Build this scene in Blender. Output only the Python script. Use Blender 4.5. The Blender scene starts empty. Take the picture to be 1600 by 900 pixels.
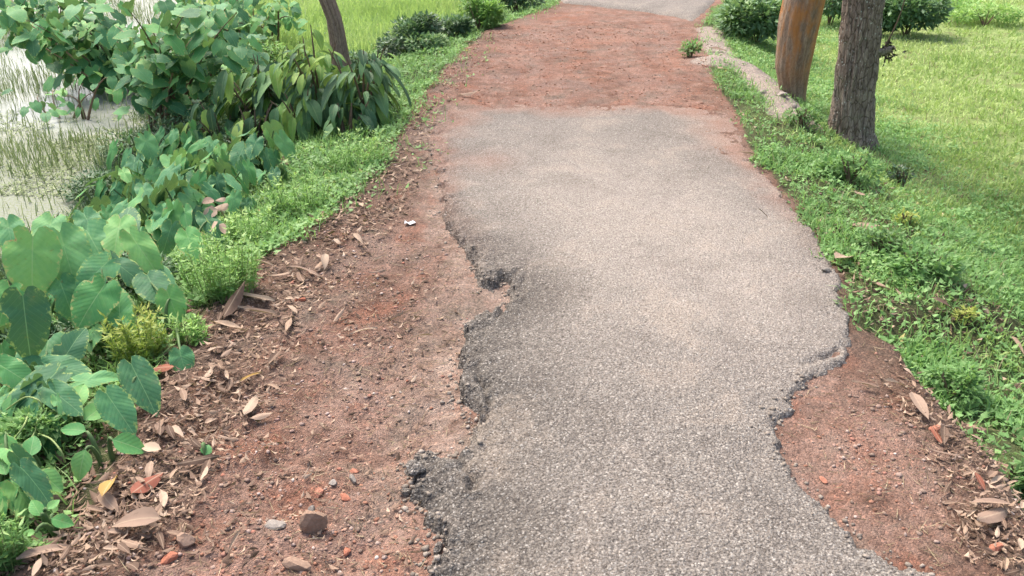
import bpy, math, random
import numpy as np
from mathutils import Vector, Matrix
random.seed(7)
RNG = np.random.default_rng(11)
S = bpy.context.scene
COL = S.collection
R = math.radians

# ------------------------------------------------------------------ camera
FPX, PITCH, HC = 1331.0, R(26.7), 1.6
cd = bpy.data.cameras.new('camera')
cam = bpy.data.objects.new('camera', cd); COL.objects.link(cam)
cam.location = (0, 0, HC)
cam.rotation_euler = (R(90) - PITCH, 0, 0)
cd.sensor_width = 36.0
cd.lens = 36.0 * FPX / 1600.0
cd.clip_start = 0.05; cd.clip_end = 2000
S.camera = cam

# ------------------------------------------------------------------ light
SUN_EL, SUN_AZ = R(58), R(-35)          # azimuth from +Y towards +X
w = bpy.data.worlds.new('World'); S.world = w; w.use_nodes = True
nt = w.node_tree; nt.nodes.clear()
sky = nt.nodes.new('ShaderNodeTexSky'); sky.sky_type = 'NISHITA'; sky.sun_disc = False
sky.sun_elevation = SUN_EL; sky.sun_rotation = SUN_AZ
sky.air_density = 1.2; sky.dust_density = 6.0; sky.ozone_density = 0.6
bg = nt.nodes.new('ShaderNodeBackground'); bg.inputs['Strength'].default_value = 0.12
wo = nt.nodes.new('ShaderNodeOutputWorld')
nt.links.new(sky.outputs[0], bg.inputs[0]); nt.links.new(bg.outputs[0], wo.inputs[0])
sd = bpy.data.lights.new('sun', 'SUN'); sd.energy = 1.5; sd.angle = R(18); sd.color = (1.0, 0.96, 0.88)
sun = bpy.data.objects.new('sun', sd); COL.objects.link(sun)
sdir = Vector((math.sin(SUN_AZ) * math.cos(SUN_EL), math.cos(SUN_AZ) * math.cos(SUN_EL), math.sin(SUN_EL)))
sun.rotation_euler = sdir.to_track_quat('Z', 'Y').to_euler()
S.view_settings.view_transform = 'Standard'; S.view_settings.look = 'None'
S.view_settings.exposure = 1.38; S.view_settings.gamma = 1.0

# ------------------------------------------------------------------ helpers
CP, SP = math.cos(PITCH), math.sin(PITCH)
FWD = Vector((0, CP, -SP)); UPC = Vector((0, SP, CP)); RIGHT = Vector((1, 0, 0))
def P(u, v, z=0.0):
    """pixel of the 1600x900 photograph -> point on the level z"""
    d = FWD * FPX + RIGHT * (u - 800) + UPC * (450 - v)
    t = (z - HC) / d.z
    return Vector((d.x * t, d.y * t, z))
def depth(p): return (Vector(p) - Vector((0, 0, HC))).dot(FWD)
def ss(a, b, x):
    t = np.clip((x - a) / (b - a), 0, 1); return t * t * (3 - 2 * t)      # works with a > b too
def vnoise(x, y, seed=0):
    xi = np.floor(x).astype(np.int64); yi = np.floor(y).astype(np.int64)
    xf = x - xi; yf = y - yi
    def h(a, b):
        n = (a * 374761393 + b * 668265263 + seed * 974634777) & 0x7fffffff
        n = ((n ^ (n >> 13)) * 1274126177) & 0x7fffffff
        return ((n ^ (n >> 16)) & 0xffff) / 65535.0
    u = xf * xf * (3 - 2 * xf); v = yf * yf * (3 - 2 * yf)
    a = h(xi, yi); b = h(xi + 1, yi); c = h(xi, yi + 1); d = h(xi + 1, yi + 1)
    return (a * (1 - u) + b * u) * (1 - v) + (c * (1 - u) + d * u) * v
def fbm(x, y, sc, octv=4, seed=0):
    x = np.asarray(x, float) * sc; y = np.asarray(y, float) * sc
    r = 0; a = 1; t = 0
    for i in range(octv):
        r = r + a * vnoise(x + i * 17.3, y - i * 9.1, seed + i); t += a; a *= 0.5; x = x * 2.03; y = y * 2.03
    return r / t
def poly_world(px, z=0.0): return np.array([[P(u, v, z).x, P(u, v, z).y] for u, v in px])
def seg_dist(x, y, pts, closed=False):
    d = np.full(np.shape(x), 1e9)
    n = len(pts)
    for i in range(n if closed else n - 1):
        ax, ay = pts[i]; bx, by = pts[(i + 1) % n]
        vx, vy = bx - ax, by - ay
        t = np.clip(((x - ax) * vx + (y - ay) * vy) / (vx * vx + vy * vy + 1e-12), 0, 1)
        d = np.minimum(d, np.hypot(x - ax - t * vx, y - ay - t * vy))
    return d
def inside(x, y, pts):
    r = np.zeros(np.shape(x), bool); n = len(pts)
    for i in range(n):
        ax, ay = pts[i]; bx, by = pts[(i + 1) % n]
        c = ((ay > y) != (by > y)) & (x < (bx - ax) * (y - ay) / ((by - ay) if by != ay else 1e-9) + ax)
        r ^= c
    return r
def sdist(x, y, pts):
    d = seg_dist(x, y, pts, True)
    return np.where(inside(x, y, pts), d, -d)

# verge lines (edge of the bare ground), as x over y
LV = poly_world([(-60, 960), (60, 895), (150, 830), (200, 740), (240, 640), (300, 560), (335, 480), (400, 440), (430, 395), (520, 335),
                 (600, 270), (640, 195), (690, 120), (730, 75), (775, 40), (870, 5), (930, -30)])
RV = poly_world([(1700, 900), (1600, 780), (1550, 705), (1490, 650), (1440, 590), (1400, 530), (1340, 500), (1325, 440), (1290, 380), (1240, 310),
                 (1185, 250), (1150, 180), (1118, 130), (1100, 95), (1090, 35), (1130, 0), (1140, -30)])
def xl(y): return np.interp(y, LV[:, 1], LV[:, 0])
def xr(y): return np.interp(y, RV[:, 1], RV[:, 0])
def xpond(y): return np.interp(y, [0, 3, 5, 8, 11, 14, 20, 40], [-2.6, -2.5, -2.65, -3.1, -3.9, -4.9, -7.5, -14])
WATER_Z = -0.5
def zbase(x, y):
    x = np.asarray(x, float); y = np.asarray(y, float)
    dl = xl(y) - x; dr = x - xr(y)
    z = -0.03 + 0 * x
    z = z - 0.05 * ss(0.0, 0.25, dl) - 0.43 * ss(0.25, 1.7, dl)
    pm = ss(-0.05, 0.5, xpond(y) - x)
    z = z - 0.35 * pm
    z = z - 0.30 * ss(0.1, 1.5, dr) - 0.11 * ss(0.0, 0.09, dr + 0.06 * (fbm(x, y, 3, 2, 5) - .5)) * (1 - ss(2.6, 3.2, y)) * ss(-0.5, 0.1, dr)
    # low undulation away from the road
    off = np.maximum(ss(0, 0.8, dl), ss(0, 0.8, dr))
    z = z + off * 0.07 * (fbm(x, y, 0.6, 3, 9) - 0.5)
    z = z + 0.012 * (fbm(x, y, 2.2, 3, 21) - 0.5)
    # hollow washed out on the left of the broken edge, and the right bay
    z = z - 0.025 * np.exp(-(((x + 0.45) / 0.35) ** 2 + ((y - 2.6) / 0.9) ** 2))
    z = z - 0.015 * np.exp(-(((x - 1.0) / 0.3) ** 2 + ((y - 2.2) / 0.4) ** 2))
    # the ledge of earth by the orange tree
    lp = LEDGE
    d = seg_dist(x, y, lp)
    z = z + 0.07 * (1 - ss(0.0, 0.34, d)) * ss(-0.1, 0.3, dr + 0.2)
    return z
ASP = [(705, 162), (693, 180), (672, 196), (668, 225), (682, 255), (690, 290), (690, 330), (708, 368), (738, 402), (748, 430), (766, 443), (790, 432), (799, 452),
       (793, 470), (780, 481), (748, 482), (728, 500), (721, 530), (723, 560), (713, 590), (722, 615), (745, 640), (752, 655), (738, 678),
       (715, 712), (690, 700), (660, 700), (641, 715), (636, 742), (650, 768), (662, 792), (680, 825), (692, 850), (676, 878), (670, 905), (650, 960), (600, 1060),
       (1830, 1060), (1640, 935), (1530, 905), (1470, 890), (1420, 872), (1352, 838), (1300, 796), (1255, 742), (1226, 700), (1213, 668), (1216, 642),
       (1240, 620), (1250, 592), (1272, 576), (1310, 566), (1326, 545), (1330, 510), (1320, 470), (1312, 430), (1300, 400), (1268, 350), (1232, 308),
       (1195, 266), (1165, 228), (1155, 195), (1138, 170), (1060, 160), (960, 158), (860, 160), (780, 157)]
ASPL = ASP[:34]
LEDGE = poly_world([(1120, 103), (1160, 108), (1188, 122), (1208, 145), (1230, 168), (1245, 185)], -0.05)
def zg(x, y):
    z = zbase(x, y)
    x = np.asarray(x, float); y = np.asarray(y, float)
    dl = xl(y) - x; dr = x - xr(y)
    onroad = (1 - ss(0, 0.2, dl)) * (1 - ss(0, 0.2, dr))
    rough = 0.009 + 0.026 * (1 - ss(2.2, 4.2, y)) * (1 - ss(-0.5, 0.1, x)) + 0.02 * (1 - onroad)
    return z + rough * (fbm(x, y, 9, 4, 31) - 0.5) * 1.6 + 0.006 * (fbm(x, y, 40, 2, 41) - 0.5)
def gz(x, y): return float(zg(np.array([x]), np.array([y]))[0])

def tag(o, label=None, cat=None, group=None, kind=None):
    if label: o['label'] = label
    if cat: o['category'] = cat
    if group: o['group'] = group
    if kind: o['kind'] = kind
    return o
def link(name, me, parent=None, loc=None):
    o = bpy.data.objects.new(name, me); COL.objects.link(o)
    if parent: o.parent = parent
    if loc is not None: o.location = loc
    return o
def empty(name, loc, label, cat, group=None):
    o = link(name, None, None, loc); o.empty_display_size = 0.1
    return tag(o, label, cat, group)
def mesh_np(name, V, F, mats, smooth=True, var=None, uv=None, midx=None, attrs=None):
    """V (n,3); F list of arrays (m,3) or (m,4)"""
    me = bpy.data.meshes.new(name)
    if not isinstance(F, list): F = [F]
    F = [np.asarray(f, np.int64) for f in F if len(f)]
    tot = np.concatenate([np.full(len(f), f.shape[1]) for f in F])
    loops = np.concatenate([f.ravel() for f in F])
    me.vertices.add(len(V)); me.vertices.foreach_set('co', np.asarray(V, np.float32).ravel())
    me.loops.add(len(loops)); me.loops.foreach_set('vertex_index', loops.astype(np.int32))
    me.polygons.add(len(tot))
    st = np.concatenate([[0], np.cumsum(tot)[:-1]])
    me.polygons.foreach_set('loop_start', st.astype(np.int32))
    me.polygons.foreach_set('loop_total', tot.astype(np.int32))
    me.polygons.foreach_set('use_smooth', np.full(len(tot), smooth))
    if midx is not None: me.polygons.foreach_set('material_index', np.asarray(midx, np.int32))
    if not isinstance(mats, (list, tuple)): mats = [mats]
    for m in mats: me.materials.append(m)
    if var is not None:
        a = me.attributes.new('var', 'FLOAT', 'POINT'); a.data.foreach_set('value', np.asarray(var, np.float32))
    for k, vv in (attrs or {}).items():
        a = me.attributes.new(k, 'FLOAT', 'POINT'); a.data.foreach_set('value', np.asarray(vv, np.float32))
    if uv is not None:
        ul = me.uv_layers.new(name='UVMap'); ul.data.foreach_set('uv', np.asarray(uv, np.float32)[loops].ravel())
    me.update(calc_edges=True); me.validate()
    return me
def tube(path, radii, sides=6, cap=True):
    """returns V,F for a tube along path"""
    V = []; F = []; n = len(path)
    path = [Vector(p) for p in path]
    ref = Vector((0.3, 0.1, 1)).normalized()
    for i, p in enumerate(path):
        t = (path[min(i + 1, n - 1)] - path[max(i - 1, 0)]).normalized()
        a = t.cross(ref)
        if a.length < 0.05: a = t.cross(Vector((1, 0, 0)))
        a.normalize(); b = t.cross(a)
        for k in range(sides):
            an = 2 * math.pi * k / sides
            V.append(p + (a * math.cos(an) + b * math.sin(an)) * radii[i])
    for i in range(n - 1):
        for k in range(sides):
            k2 = (k + 1) % sides
            F.append((i * sides + k, i * sides + k2, (i + 1) * sides + k2, (i + 1) * sides + k))
    return [tuple(v) for v in V], F
def curve_pts(a, b, sag=0.0, bulge=Vector((0, 0, 0)), n=6):
    a = Vector(a); b = Vector(b); out = []
    for i in range(n + 1):
        t = i / n
        p = a.lerp(b, t) + bulge * (4 * t * (1 - t)) + Vector((0, 0, sag * 4 * t * (1 - t)))
        out.append(p)
    return out

# ------------------------------------------------------------------ materials
class M:
    def __init__(s, name):
        s.m = bpy.data.materials.new(name); s.m.use_nodes = True
        s.t = s.m.node_tree; s.t.nodes.clear()
        s.out = s.n('ShaderNodeOutputMaterial')
    def n(s, t, **k):
        o = s.t.nodes.new(t)
        for a, b in k.items(): setattr(o, a, b)
        return o
    def l(s, a, b): s.t.links.new(a, b)
    def setin(s, node, key, v):
        if v is None: return
        if hasattr(v, 'is_output') or isinstance(v, bpy.types.NodeSocket): s.l(v, node.inputs[key])
        else: node.inputs[key].default_value = v
    def math(s, op, a, b=None, c=None, clamp=False):
        o = s.n('ShaderNodeMath', operation=op); o.use_clamp = clamp
        s.setin(o, 0, a); s.setin(o, 1, b)
        if c is not None: s.setin(o, 2, c)
        return o.outputs[0]
    def mix(s, f, a, b, mode='MIX'):
        o = s.n('ShaderNodeMix', data_type='RGBA', blend_type=mode)
        s.setin(o, 0, f); s.setin(o, 6, a); s.setin(o, 7, b)
        return o.outputs[2]
    def noise(s, vec, sc, det=4, rough=.55, dist=0):
        o = s.n('ShaderNodeTexNoise'); s.setin(o, 'Vector', vec); o.inputs['Scale'].default_value = sc
        o.inputs['Detail'].default_value = det; o.inputs['Roughness'].default_value = rough; o.inputs['Distortion'].default_value = dist
        return o.outputs[0]
    def vor(s, vec, sc, feat='F1', rnd=1.0):
        o = s.n('ShaderNodeTexVoronoi', feature=feat); s.setin(o, 'Vector', vec); o.inputs['Scale'].default_value = sc
        o.inputs['Randomness'].default_value = rnd
        return o
    def ramp(s, f, stops, interp='LINEAR'):
        o = s.n('ShaderNodeValToRGB'); s.setin(o, 0, f); cr = o.color_ramp; cr.interpolation = interp
        while len(cr.elements) < len(stops): cr.elements.new(0.5)
        for e, (p, c) in zip(cr.elements, stops):
            e.position = p; e.color = (*c, 1) if len(c) == 3 else c
        return o.outputs[0]
    def mr(s, v, a, b, c=0.0, d=1.0, smooth=False):
        o = s.n('ShaderNodeMapRange'); s.setin(o, 0, v)
        if smooth: o.interpolation_type = 'SMOOTHSTEP'
        for i, x in zip((1, 2, 3, 4), (a, b, c, d)): o.inputs[i].default_value = x
        return o.outputs[0]
    def bump(s, h, st, dist, nrm=None):
        o = s.n('ShaderNodeBump'); s.setin(o, 'Height', h); o.inputs['Strength'].default_value = st; o.inputs['Distance'].default_value = dist
        if nrm: s.l(nrm, o.inputs['Normal'])
        return o.outputs[0]
    def attr(s, name): return s.n('ShaderNodeAttribute', attribute_name=name).outputs['Fac']
    def pos(s): return s.n('ShaderNodeNewGeometry').outputs['Position']
    def obj(s): return s.n('ShaderNodeTexCoord').outputs['Object']
    def bsdf(s, col, rough=.7, nrm=None, spec=.3, trans=0.0, sheen=0, coat=0):
        b = s.n('ShaderNodeBsdfPrincipled'); s.setin(b, 'Base Color', col); s.setin(b, 'Roughness', rough)
        b.inputs['Specular IOR Level'].default_value = spec
        if nrm: s.l(nrm, b.inputs['Normal'])
        if trans > 0:
            tr = s.n('ShaderNodeBsdfTranslucent'); s.setin(tr, 'Color', s.mix(0.25, col, (0.35, 0.5, 0.05, 1)))
            mx = s.n('ShaderNodeMixShader'); mx.inputs[0].default_value = trans
            s.l(b.outputs[0], mx.inputs[1]); s.l(tr.outputs[0], mx.inputs[2]); s.l(mx.outputs[0], s.out.inputs[0])
        else: s.l(b.outputs[0], s.out.inputs[0])
        return s.m
def rgb(r, g, b): return (r, g, b, 1)

def mat_ground():
    m = M('soil'); p = m.pos()
    n1 = m.noise(p, 2.2, 5, .6); n2 = m.noise(p, 11, 5, .65); n3 = m.noise(p, 70, 4, .7); n4 = m.noise(p, 260, 2, .6)
    red = m.ramp(n2, [(.28, (.12, .07, .052)), (.45, (.20, .122, .092)), (.6, (.27, .172, .135)), (.75, (.36, .25, .20))])
    brick = m.ramp(n2, [(.3, (.21, .115, .088)), (.5, (.35, .185, .135)), (.7, (.44, .29, .235))])
    tan = m.ramp(n2, [(.3, (.30, .225, .185)), (.7, (.44, .35, .295))])
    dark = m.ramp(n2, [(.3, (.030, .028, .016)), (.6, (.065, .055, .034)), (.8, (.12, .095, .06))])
    c = m.mix(m.math('MULTIPLY', m.attr('brick'), m.mr(n1, .3, .65), clamp=True), red, brick)
    c = m.mix(m.math('MULTIPLY', m.attr('tan'), m.mr(n2, .3, .6, .4, 1), clamp=True), c, tan)
    mot = m.noise(p, 1.7, 5, .7, .8)
    c = m.mix(m.math('MULTIPLY', m.attr('brick'), m.mr(mot, .50, .62, 0, .55)), c, m.mix(n3, rgb(.20, .135, .115), rgb(.33, .25, .22)))
    c = m.mix(m.math('MULTIPLY', m.attr('brick'), m.mr(mot, .46, .36, 0, .5)), c, m.mix(n3, rgb(.30, .12, .075), rgb(.46, .22, .14)))
    pinkish = m.mr(n1, .42, .68, 0, .55)
    c = m.mix(m.math('MULTIPLY', pinkish, m.mr(m.attr('green'), 0, .4, 1, 0)), c, rgb(.33, .25, .215))
    patch = m.noise(p, 4.3, 5, .65, .4)
    bare = m.mr(m.attr('green'), 0, .4, 1, 0)
    c = m.mix(m.math('MULTIPLY', m.mr(patch, .52, .66, 0, .65), bare), c, m.mix(n3, rgb(.15, .125, .10), rgb(.24, .20, .165)))
    c = m.mix(m.math('MULTIPLY', m.mr(patch, .46, .36, 0, .55), bare), c, m.mix(n3, rgb(.22, .10, .068), rgb(.36, .175, .12)))
    c = m.mix(m.mr(m.noise(p, 26, 5, .7), .54, .68, 0, .55), c, m.mix(1, c, rgb(.50, .46, .42), 'MULTIPLY'))
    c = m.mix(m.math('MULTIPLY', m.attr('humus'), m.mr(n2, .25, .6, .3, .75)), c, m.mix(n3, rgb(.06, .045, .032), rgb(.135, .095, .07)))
    c = m.mix(m.mr(m.math('ADD', m.attr('ledge'), m.math('MULTIPLY', m.math('SUBTRACT', n2, .5), .5)), .3, .6, 0, .9), c, m.mix(n3, rgb(.32, .27, .235), rgb(.50, .45, .40)))
    v = m.vor(p, 150)
    gs = m.ramp(v.outputs['Color'], [(0, (.3, .3, .3)), (.5, (.9, .9, .9)), (.82, (1.1, 1.05, 1.0)), (1, (2.1, 1.75, 1.6))])
    c = m.mix(.75, c, m.mix(1, c, gs, 'MULTIPLY'))
    c = m.mix(m.mr(n3, .35, .7, .5, 0), c, m.mix(1, c, rgb(.45, .40, .38), 'MULTIPLY'))
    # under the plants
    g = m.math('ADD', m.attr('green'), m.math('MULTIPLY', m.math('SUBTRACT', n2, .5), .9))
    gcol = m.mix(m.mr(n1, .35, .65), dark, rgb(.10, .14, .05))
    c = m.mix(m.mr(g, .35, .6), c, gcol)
    lawn = m.ramp(m.noise(p, 6, 5, .6), [(.3, (.16, .16, .075)), (.5, (.21, .28, .095)), (.7, (.31, .38, .15))])
    c = m.mix(m.mr(m.math('ADD', m.attr('lawn'), m.math('MULTIPLY', m.math('SUBTRACT', n2, .5), .5)), .4, .7), c, lawn)
    h = m.math('ADD', m.math('MULTIPLY', n3, 1.0), m.math('MULTIPLY', n4, .35))
    h = m.math('ADD', h, m.math('MULTIPLY', m.math('SUBTRACT', 1, v.outputs['Distance']), .5))
    return m.bsdf(c, .95, m.bump(h, .8, .012), .15)

def mat_asphalt():
    m = M('worn_asphalt'); p = m.pos()
    wob = m.n('ShaderNodeVectorMath', operation='ADD'); m.l(p, wob.inputs[0])
    nz = m.n('ShaderNodeTexNoise'); m.l(p, nz.inputs['Vector']); nz.inputs['Scale'].default_value = 60
    sc = m.n('ShaderNodeVectorMath', operation='SCALE'); m.l(nz.outputs[1], sc.inputs[0]); sc.inputs['Scale'].default_value = .006
    m.l(sc.outputs[0], wob.inputs[1]); q = wob.outputs[0]
    v1 = m.vor(q, 122); v2 = m.vor(q, 215)
    n1 = m.noise(p, 1.3, 4, .6); n2 = m.noise(p, 7, 5, .65); n3 = m.noise(p, 45, 4, .7)
    sep = m.n('ShaderNodeSeparateColor'); m.l(v1.outputs['Color'], sep.inputs[0])
    sep2 = m.n('ShaderNodeSeparateColor'); m.l(v2.outputs['Color'], sep2.inputs[0])
    stone = m.ramp(sep.outputs[0], [(0, (.095, .085, .077)), (.3, (.18, .162, .145)), (.6, (.265, .238, .21)), (.85, (.36, .325, .285)), (1, (.54, .50, .45))])
    stone2 = m.ramp(sep2.outputs[0], [(0, (.075, .07, .065)), (.6, (.19, .17, .15)), (1, (.40, .36, .32))])
    c = m.mix(.45, stone, stone2)
    pits = m.mr(m.noise(p, 150, 3, .75), .50, .58, 0, .78)
    gap = m.mr(v1.outputs['Distance'], .30, .62, 0, 1)
    c = m.mix(m.math('MULTIPLY', gap, .5), c, rgb(.085, .075, .07))
    # pale dust lying on it, with a sunlit patch painted in
    tarmix = m.math('MULTIPLY', m.attr('tar'), m.mr(n3, .3, .6, .3, .8))
    dust = m.math('MULTIPLY', m.attr('dust'), m.mr(n2, .25, .7, .55, 1.0))
    dust = m.math('MULTIPLY', dust, m.mr(gap, 0, 1, .65, 1))
    c = m.mix(m.math('MULTIPLY', dust, .62), c, m.mix(m.mr(n1, .35, .65), rgb(.50, .435, .375), rgb(.48, .415, .365)))
    c = m.mix(m.math('MULTIPLY', m.attr('reddust'), m.mr(n2, .2, .65, .4, 1)), c, m.mix(n3, rgb(.24, .14, .105), rgb(.36, .225, .175)))
    c = m.mix(m.mr(n2, .42, .66, 0, .28), c, m.mix(1, c, rgb(.62, .61, .62), 'MULTIPLY'))
    c = m.mix(tarmix, c, m.mix(1, c, rgb(.58, .57, .56), 'MULTIPLY'))
    wear = m.noise(p, 2.6, 6, .7, .5)
    c = m.mix(m.mr(wear, .50, .64, 0, .42), c, m.mix(1, c, rgb(.60, .58, .56), 'MULTIPLY'))
    c = m.mix(m.mr(wear, .47, .36, 0, .30), c, rgb(.40, .33, .27))
    c = m.mix(pits, c, m.mix(1, c, rgb(.33, .30, .28), 'MULTIPLY'))
    glint = m.mr(sep2.outputs[1], .94, .98, 0, .35)
    c = m.mix(glint, c, rgb(.60, .57, .53))
    h = m.math('SUBTRACT', 1, v1.outputs['Distance'])
    h = m.math('ADD', h, m.math('MULTIPLY', m.math('SUBTRACT', 1, v2.outputs['Distance']), .5))
    h = m.math('ADD', h, m.math('MULTIPLY', n3, 1.2))
    return m.bsdf(c, .9, m.bump(h, .75, .006), .25)

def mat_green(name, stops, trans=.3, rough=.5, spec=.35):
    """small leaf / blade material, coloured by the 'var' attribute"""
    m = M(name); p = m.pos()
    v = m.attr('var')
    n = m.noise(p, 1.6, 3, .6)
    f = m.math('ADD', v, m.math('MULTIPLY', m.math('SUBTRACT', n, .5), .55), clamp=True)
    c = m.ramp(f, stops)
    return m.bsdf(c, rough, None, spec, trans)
def mat_leaf(name, dark, mid, light, vein, trans=.22, edge=None, k=7.0, slope=.9, rough=.58, spots=.5, under=1.0):
    """big leaf: uv x across, y along; veins, mottling, per-object tone"""
    m = M(name)
    uv = m.n('ShaderNodeUVMap').outputs[0]
    sx = m.n('ShaderNodeSeparateXYZ'); m.l(uv, sx.inputs[0])
    ax = m.math('ABSOLUTE', sx.outputs[0]); y = sx.outputs[1]
    rnd = m.n('ShaderNodeObjectInfo').outputs['Random']
    ob = m.obj()
    n = m.noise(ob, 9, 4, .6); n2 = m.noise(m.pos(), 60, 3, .6)
    tone = m.math('ADD', m.math('MULTIPLY', rnd, .85), m.math('MULTIPLY', m.math('SUBTRACT', n, .5), .6), clamp=True)
    c = m.ramp(tone, [(.05, dark), (.5, mid), (.95, light)])
    mid_l = m.mr(ax, .004, .016, 1, 0)
    q = m.math('SUBTRACT', y, m.math('MULTIPLY', ax, slope))
    fr = m.math('ABSOLUTE', m.math('SUBTRACT', m.math('FRACT', m.math('MULTIPLY', q, k)), .5))
    lat = m.mr(fr, .0, .06, .35, 0)
    c = m.mix(m.math('MULTIPLY', m.math('MAXIMUM', mid_l, lat), .55), c, (*vein, 1))
    sp = m.mr(n2, .66, .74, 0, spots)
    c = m.mix(sp, c, rgb(.22, .17, .06))
    if edge:
        e = m.math('MULTIPLY', m.attr('rim'), m.mr(n, .40, .62, .25, 1))
        c = m.mix(m.mr(e, .55, .95), c, (*edge, 1))
        c = m.mix(m.mr(m.math('ADD', e, m.math('MULTIPLY', m.math('SUBTRACT', n2, .5), .8)), 1.0, 1.2, 0, .85), c, rgb(.34, .20, .11))
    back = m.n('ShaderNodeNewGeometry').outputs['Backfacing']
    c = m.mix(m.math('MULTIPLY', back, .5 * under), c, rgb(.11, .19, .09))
    c = m.mix(m.mr(m.noise(ob, 3.5, 5, .7), .40, .70, 0, .45), c, m.mix(1, c, rgb(1.4, 1.12, .8), 'MULTIPLY'))
    c = m.mix(m.mr(m.noise(m.pos(), 22, 5, .75), .55, .75, 0, .35), c, rgb(.24, .25, .15))
    h = m.math('ADD', m.math('MULTIPLY', fr, .9), m.math('MULTIPLY', mid_l, -1.0))
    return m.bsdf(c, rough, m.bump(h, .15, .006), .22, trans)
def mat_dry(name, stops):
    m = M(name)
    uv = m.n('ShaderNodeUVMap').outputs[0]; sx = m.n('ShaderNodeSeparateXYZ'); m.l(uv, sx.inputs[0])
    ax = m.math('ABSOLUTE', sx.outputs[0])
    rnd = m.n('ShaderNodeObjectInfo').outputs['Random']
    v = m.math('FRACT', m.math('ADD', m.attr('var'), rnd))
    n = m.noise(m.pos(), 45, 4, .65)
    c = m.ramp(m.math('ADD', v, m.math('MULTIPLY', m.math('SUBTRACT', n, .5), .35), clamp=True), stops)
    c = m.mix(m.mr(ax, .004, .02, .45, 0), c, rgb(.5, .38, .27))
    c = m.mix(m.mr(n, .62, .75, 0, .55), c, rgb(.09, .055, .035))
    return m.bsdf(c, .75, m.bump(n, .4, .003), .25, .12)
def mat_bark(name, stops, fine=(.12, .35), lich=None, orange=None, fiss=.3):
    m = M(name); ob = m.obj()
    mp = m.n('ShaderNodeMapping'); m.l(ob, mp.inputs[0]); mp.inputs['Scale'].default_value = (1, 1, .34)
    n1 = m.noise(mp.outputs[0], 62, 6, .75, 1.2); n2 = m.noise(ob, 9, 4, .6); n3 = m.noise(ob, 120, 3, .6)
    f = m.math('ADD', m.math('MULTIPLY', n1, .75), m.math('MULTIPLY', n2, .25))
    c = m.ramp(f, stops)
    rid = m.attr('ridge')
    pl = m.n('ShaderNodeTexVoronoi', feature='DISTANCE_TO_EDGE'); mq = m.n('ShaderNodeMapping'); m.l(ob, mq.inputs[0]); mq.inputs['Scale'].default_value = (1, 1, .3); m.l(mq.outputs[0], pl.inputs['Vector']); pl.inputs['Scale'].default_value = 42
    crack = m.mr(pl.outputs['Distance'], .0, .10, fiss, 0)
    c = m.mix(crack, c, m.mix(1, c, rgb(.30, .27, .25), 'MULTIPLY'))
    c = m.mix(m.mr(rid, 0, .55, .6, 0), c, m.mix(1, c, rgb(.42, .38, .36), 'MULTIPLY'))
    if orange:
        sx = m.n('ShaderNodeSeparateXYZ'); m.l(ob, sx.inputs[0])
        o = m.math('MULTIPLY', m.mr(m.math('ADD', sx.outputs[0], m.math('MULTIPLY', m.math('SUBTRACT', n2, .5), .15)), .015, .09), m.mr(sx.outputs[2], .1, .5, .35, 1))
        c = m.mix(m.math('MULTIPLY', o, .65), c, (*orange, 1))
        o2 = m.mr(m.noise(mp.outputs[0], 14, 3, .6), .44, .62, 0, .75)
        c = m.mix(m.math('MULTIPLY', o2, m.mr(sx.outputs[2], .2, .6)), c, (*[a * .8 for a in orange], 1))
    if lich:
        l = m.math('MULTIPLY', m.mr(m.vor(ob, 38).outputs['Distance'], .16, .26, 1, 0), m.mr(m.noise(ob, 6, 3), .46, .58))
        c = m.mix(m.math('MULTIPLY', l, .85), c, (*lich, 1))
        c = m.mix(m.mr(n2, .56, .72, 0, .4), c, rgb(.12, .14, .07))
    h = m.math('ADD', n1, m.math('MULTIPLY', n3, .3)); h = m.math('SUBTRACT', h, m.math('MULTIPLY', crack, .6))
    return m.bsdf(c, .9, m.bump(h, .8, .012), .2)
def mat_stone(name, stops, spec=.25):
    m = M(name); ob = m.obj()
    v = m.math('FRACT', m.math('ADD', m.attr('var'), m.n('ShaderNodeObjectInfo').outputs['Random']))
    n = m.noise(m.pos(), 90, 4, .65)
    c = m.ramp(v, stops)
    c = m.mix(m.mr(n, .3, .7, .55, 0), c, m.mix(1, c, rgb(.5, .45, .42), 'MULTIPLY'))
    return m.bsdf(c, .92, m.bump(n, .7, .004), spec)
def mat_flat(name, col, rough=.6, var=.15):
    m = M(name); n = m.noise(m.pos(), 80, 3, .6)
    c = m.mix(m.mr(n, .3, .7, var * 2, 0), (*col, 1), (*[a * .5 for a in col], 1))
    return m.bsdf(c, rough, m.bump(n, .3, .003), .3)
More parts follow.
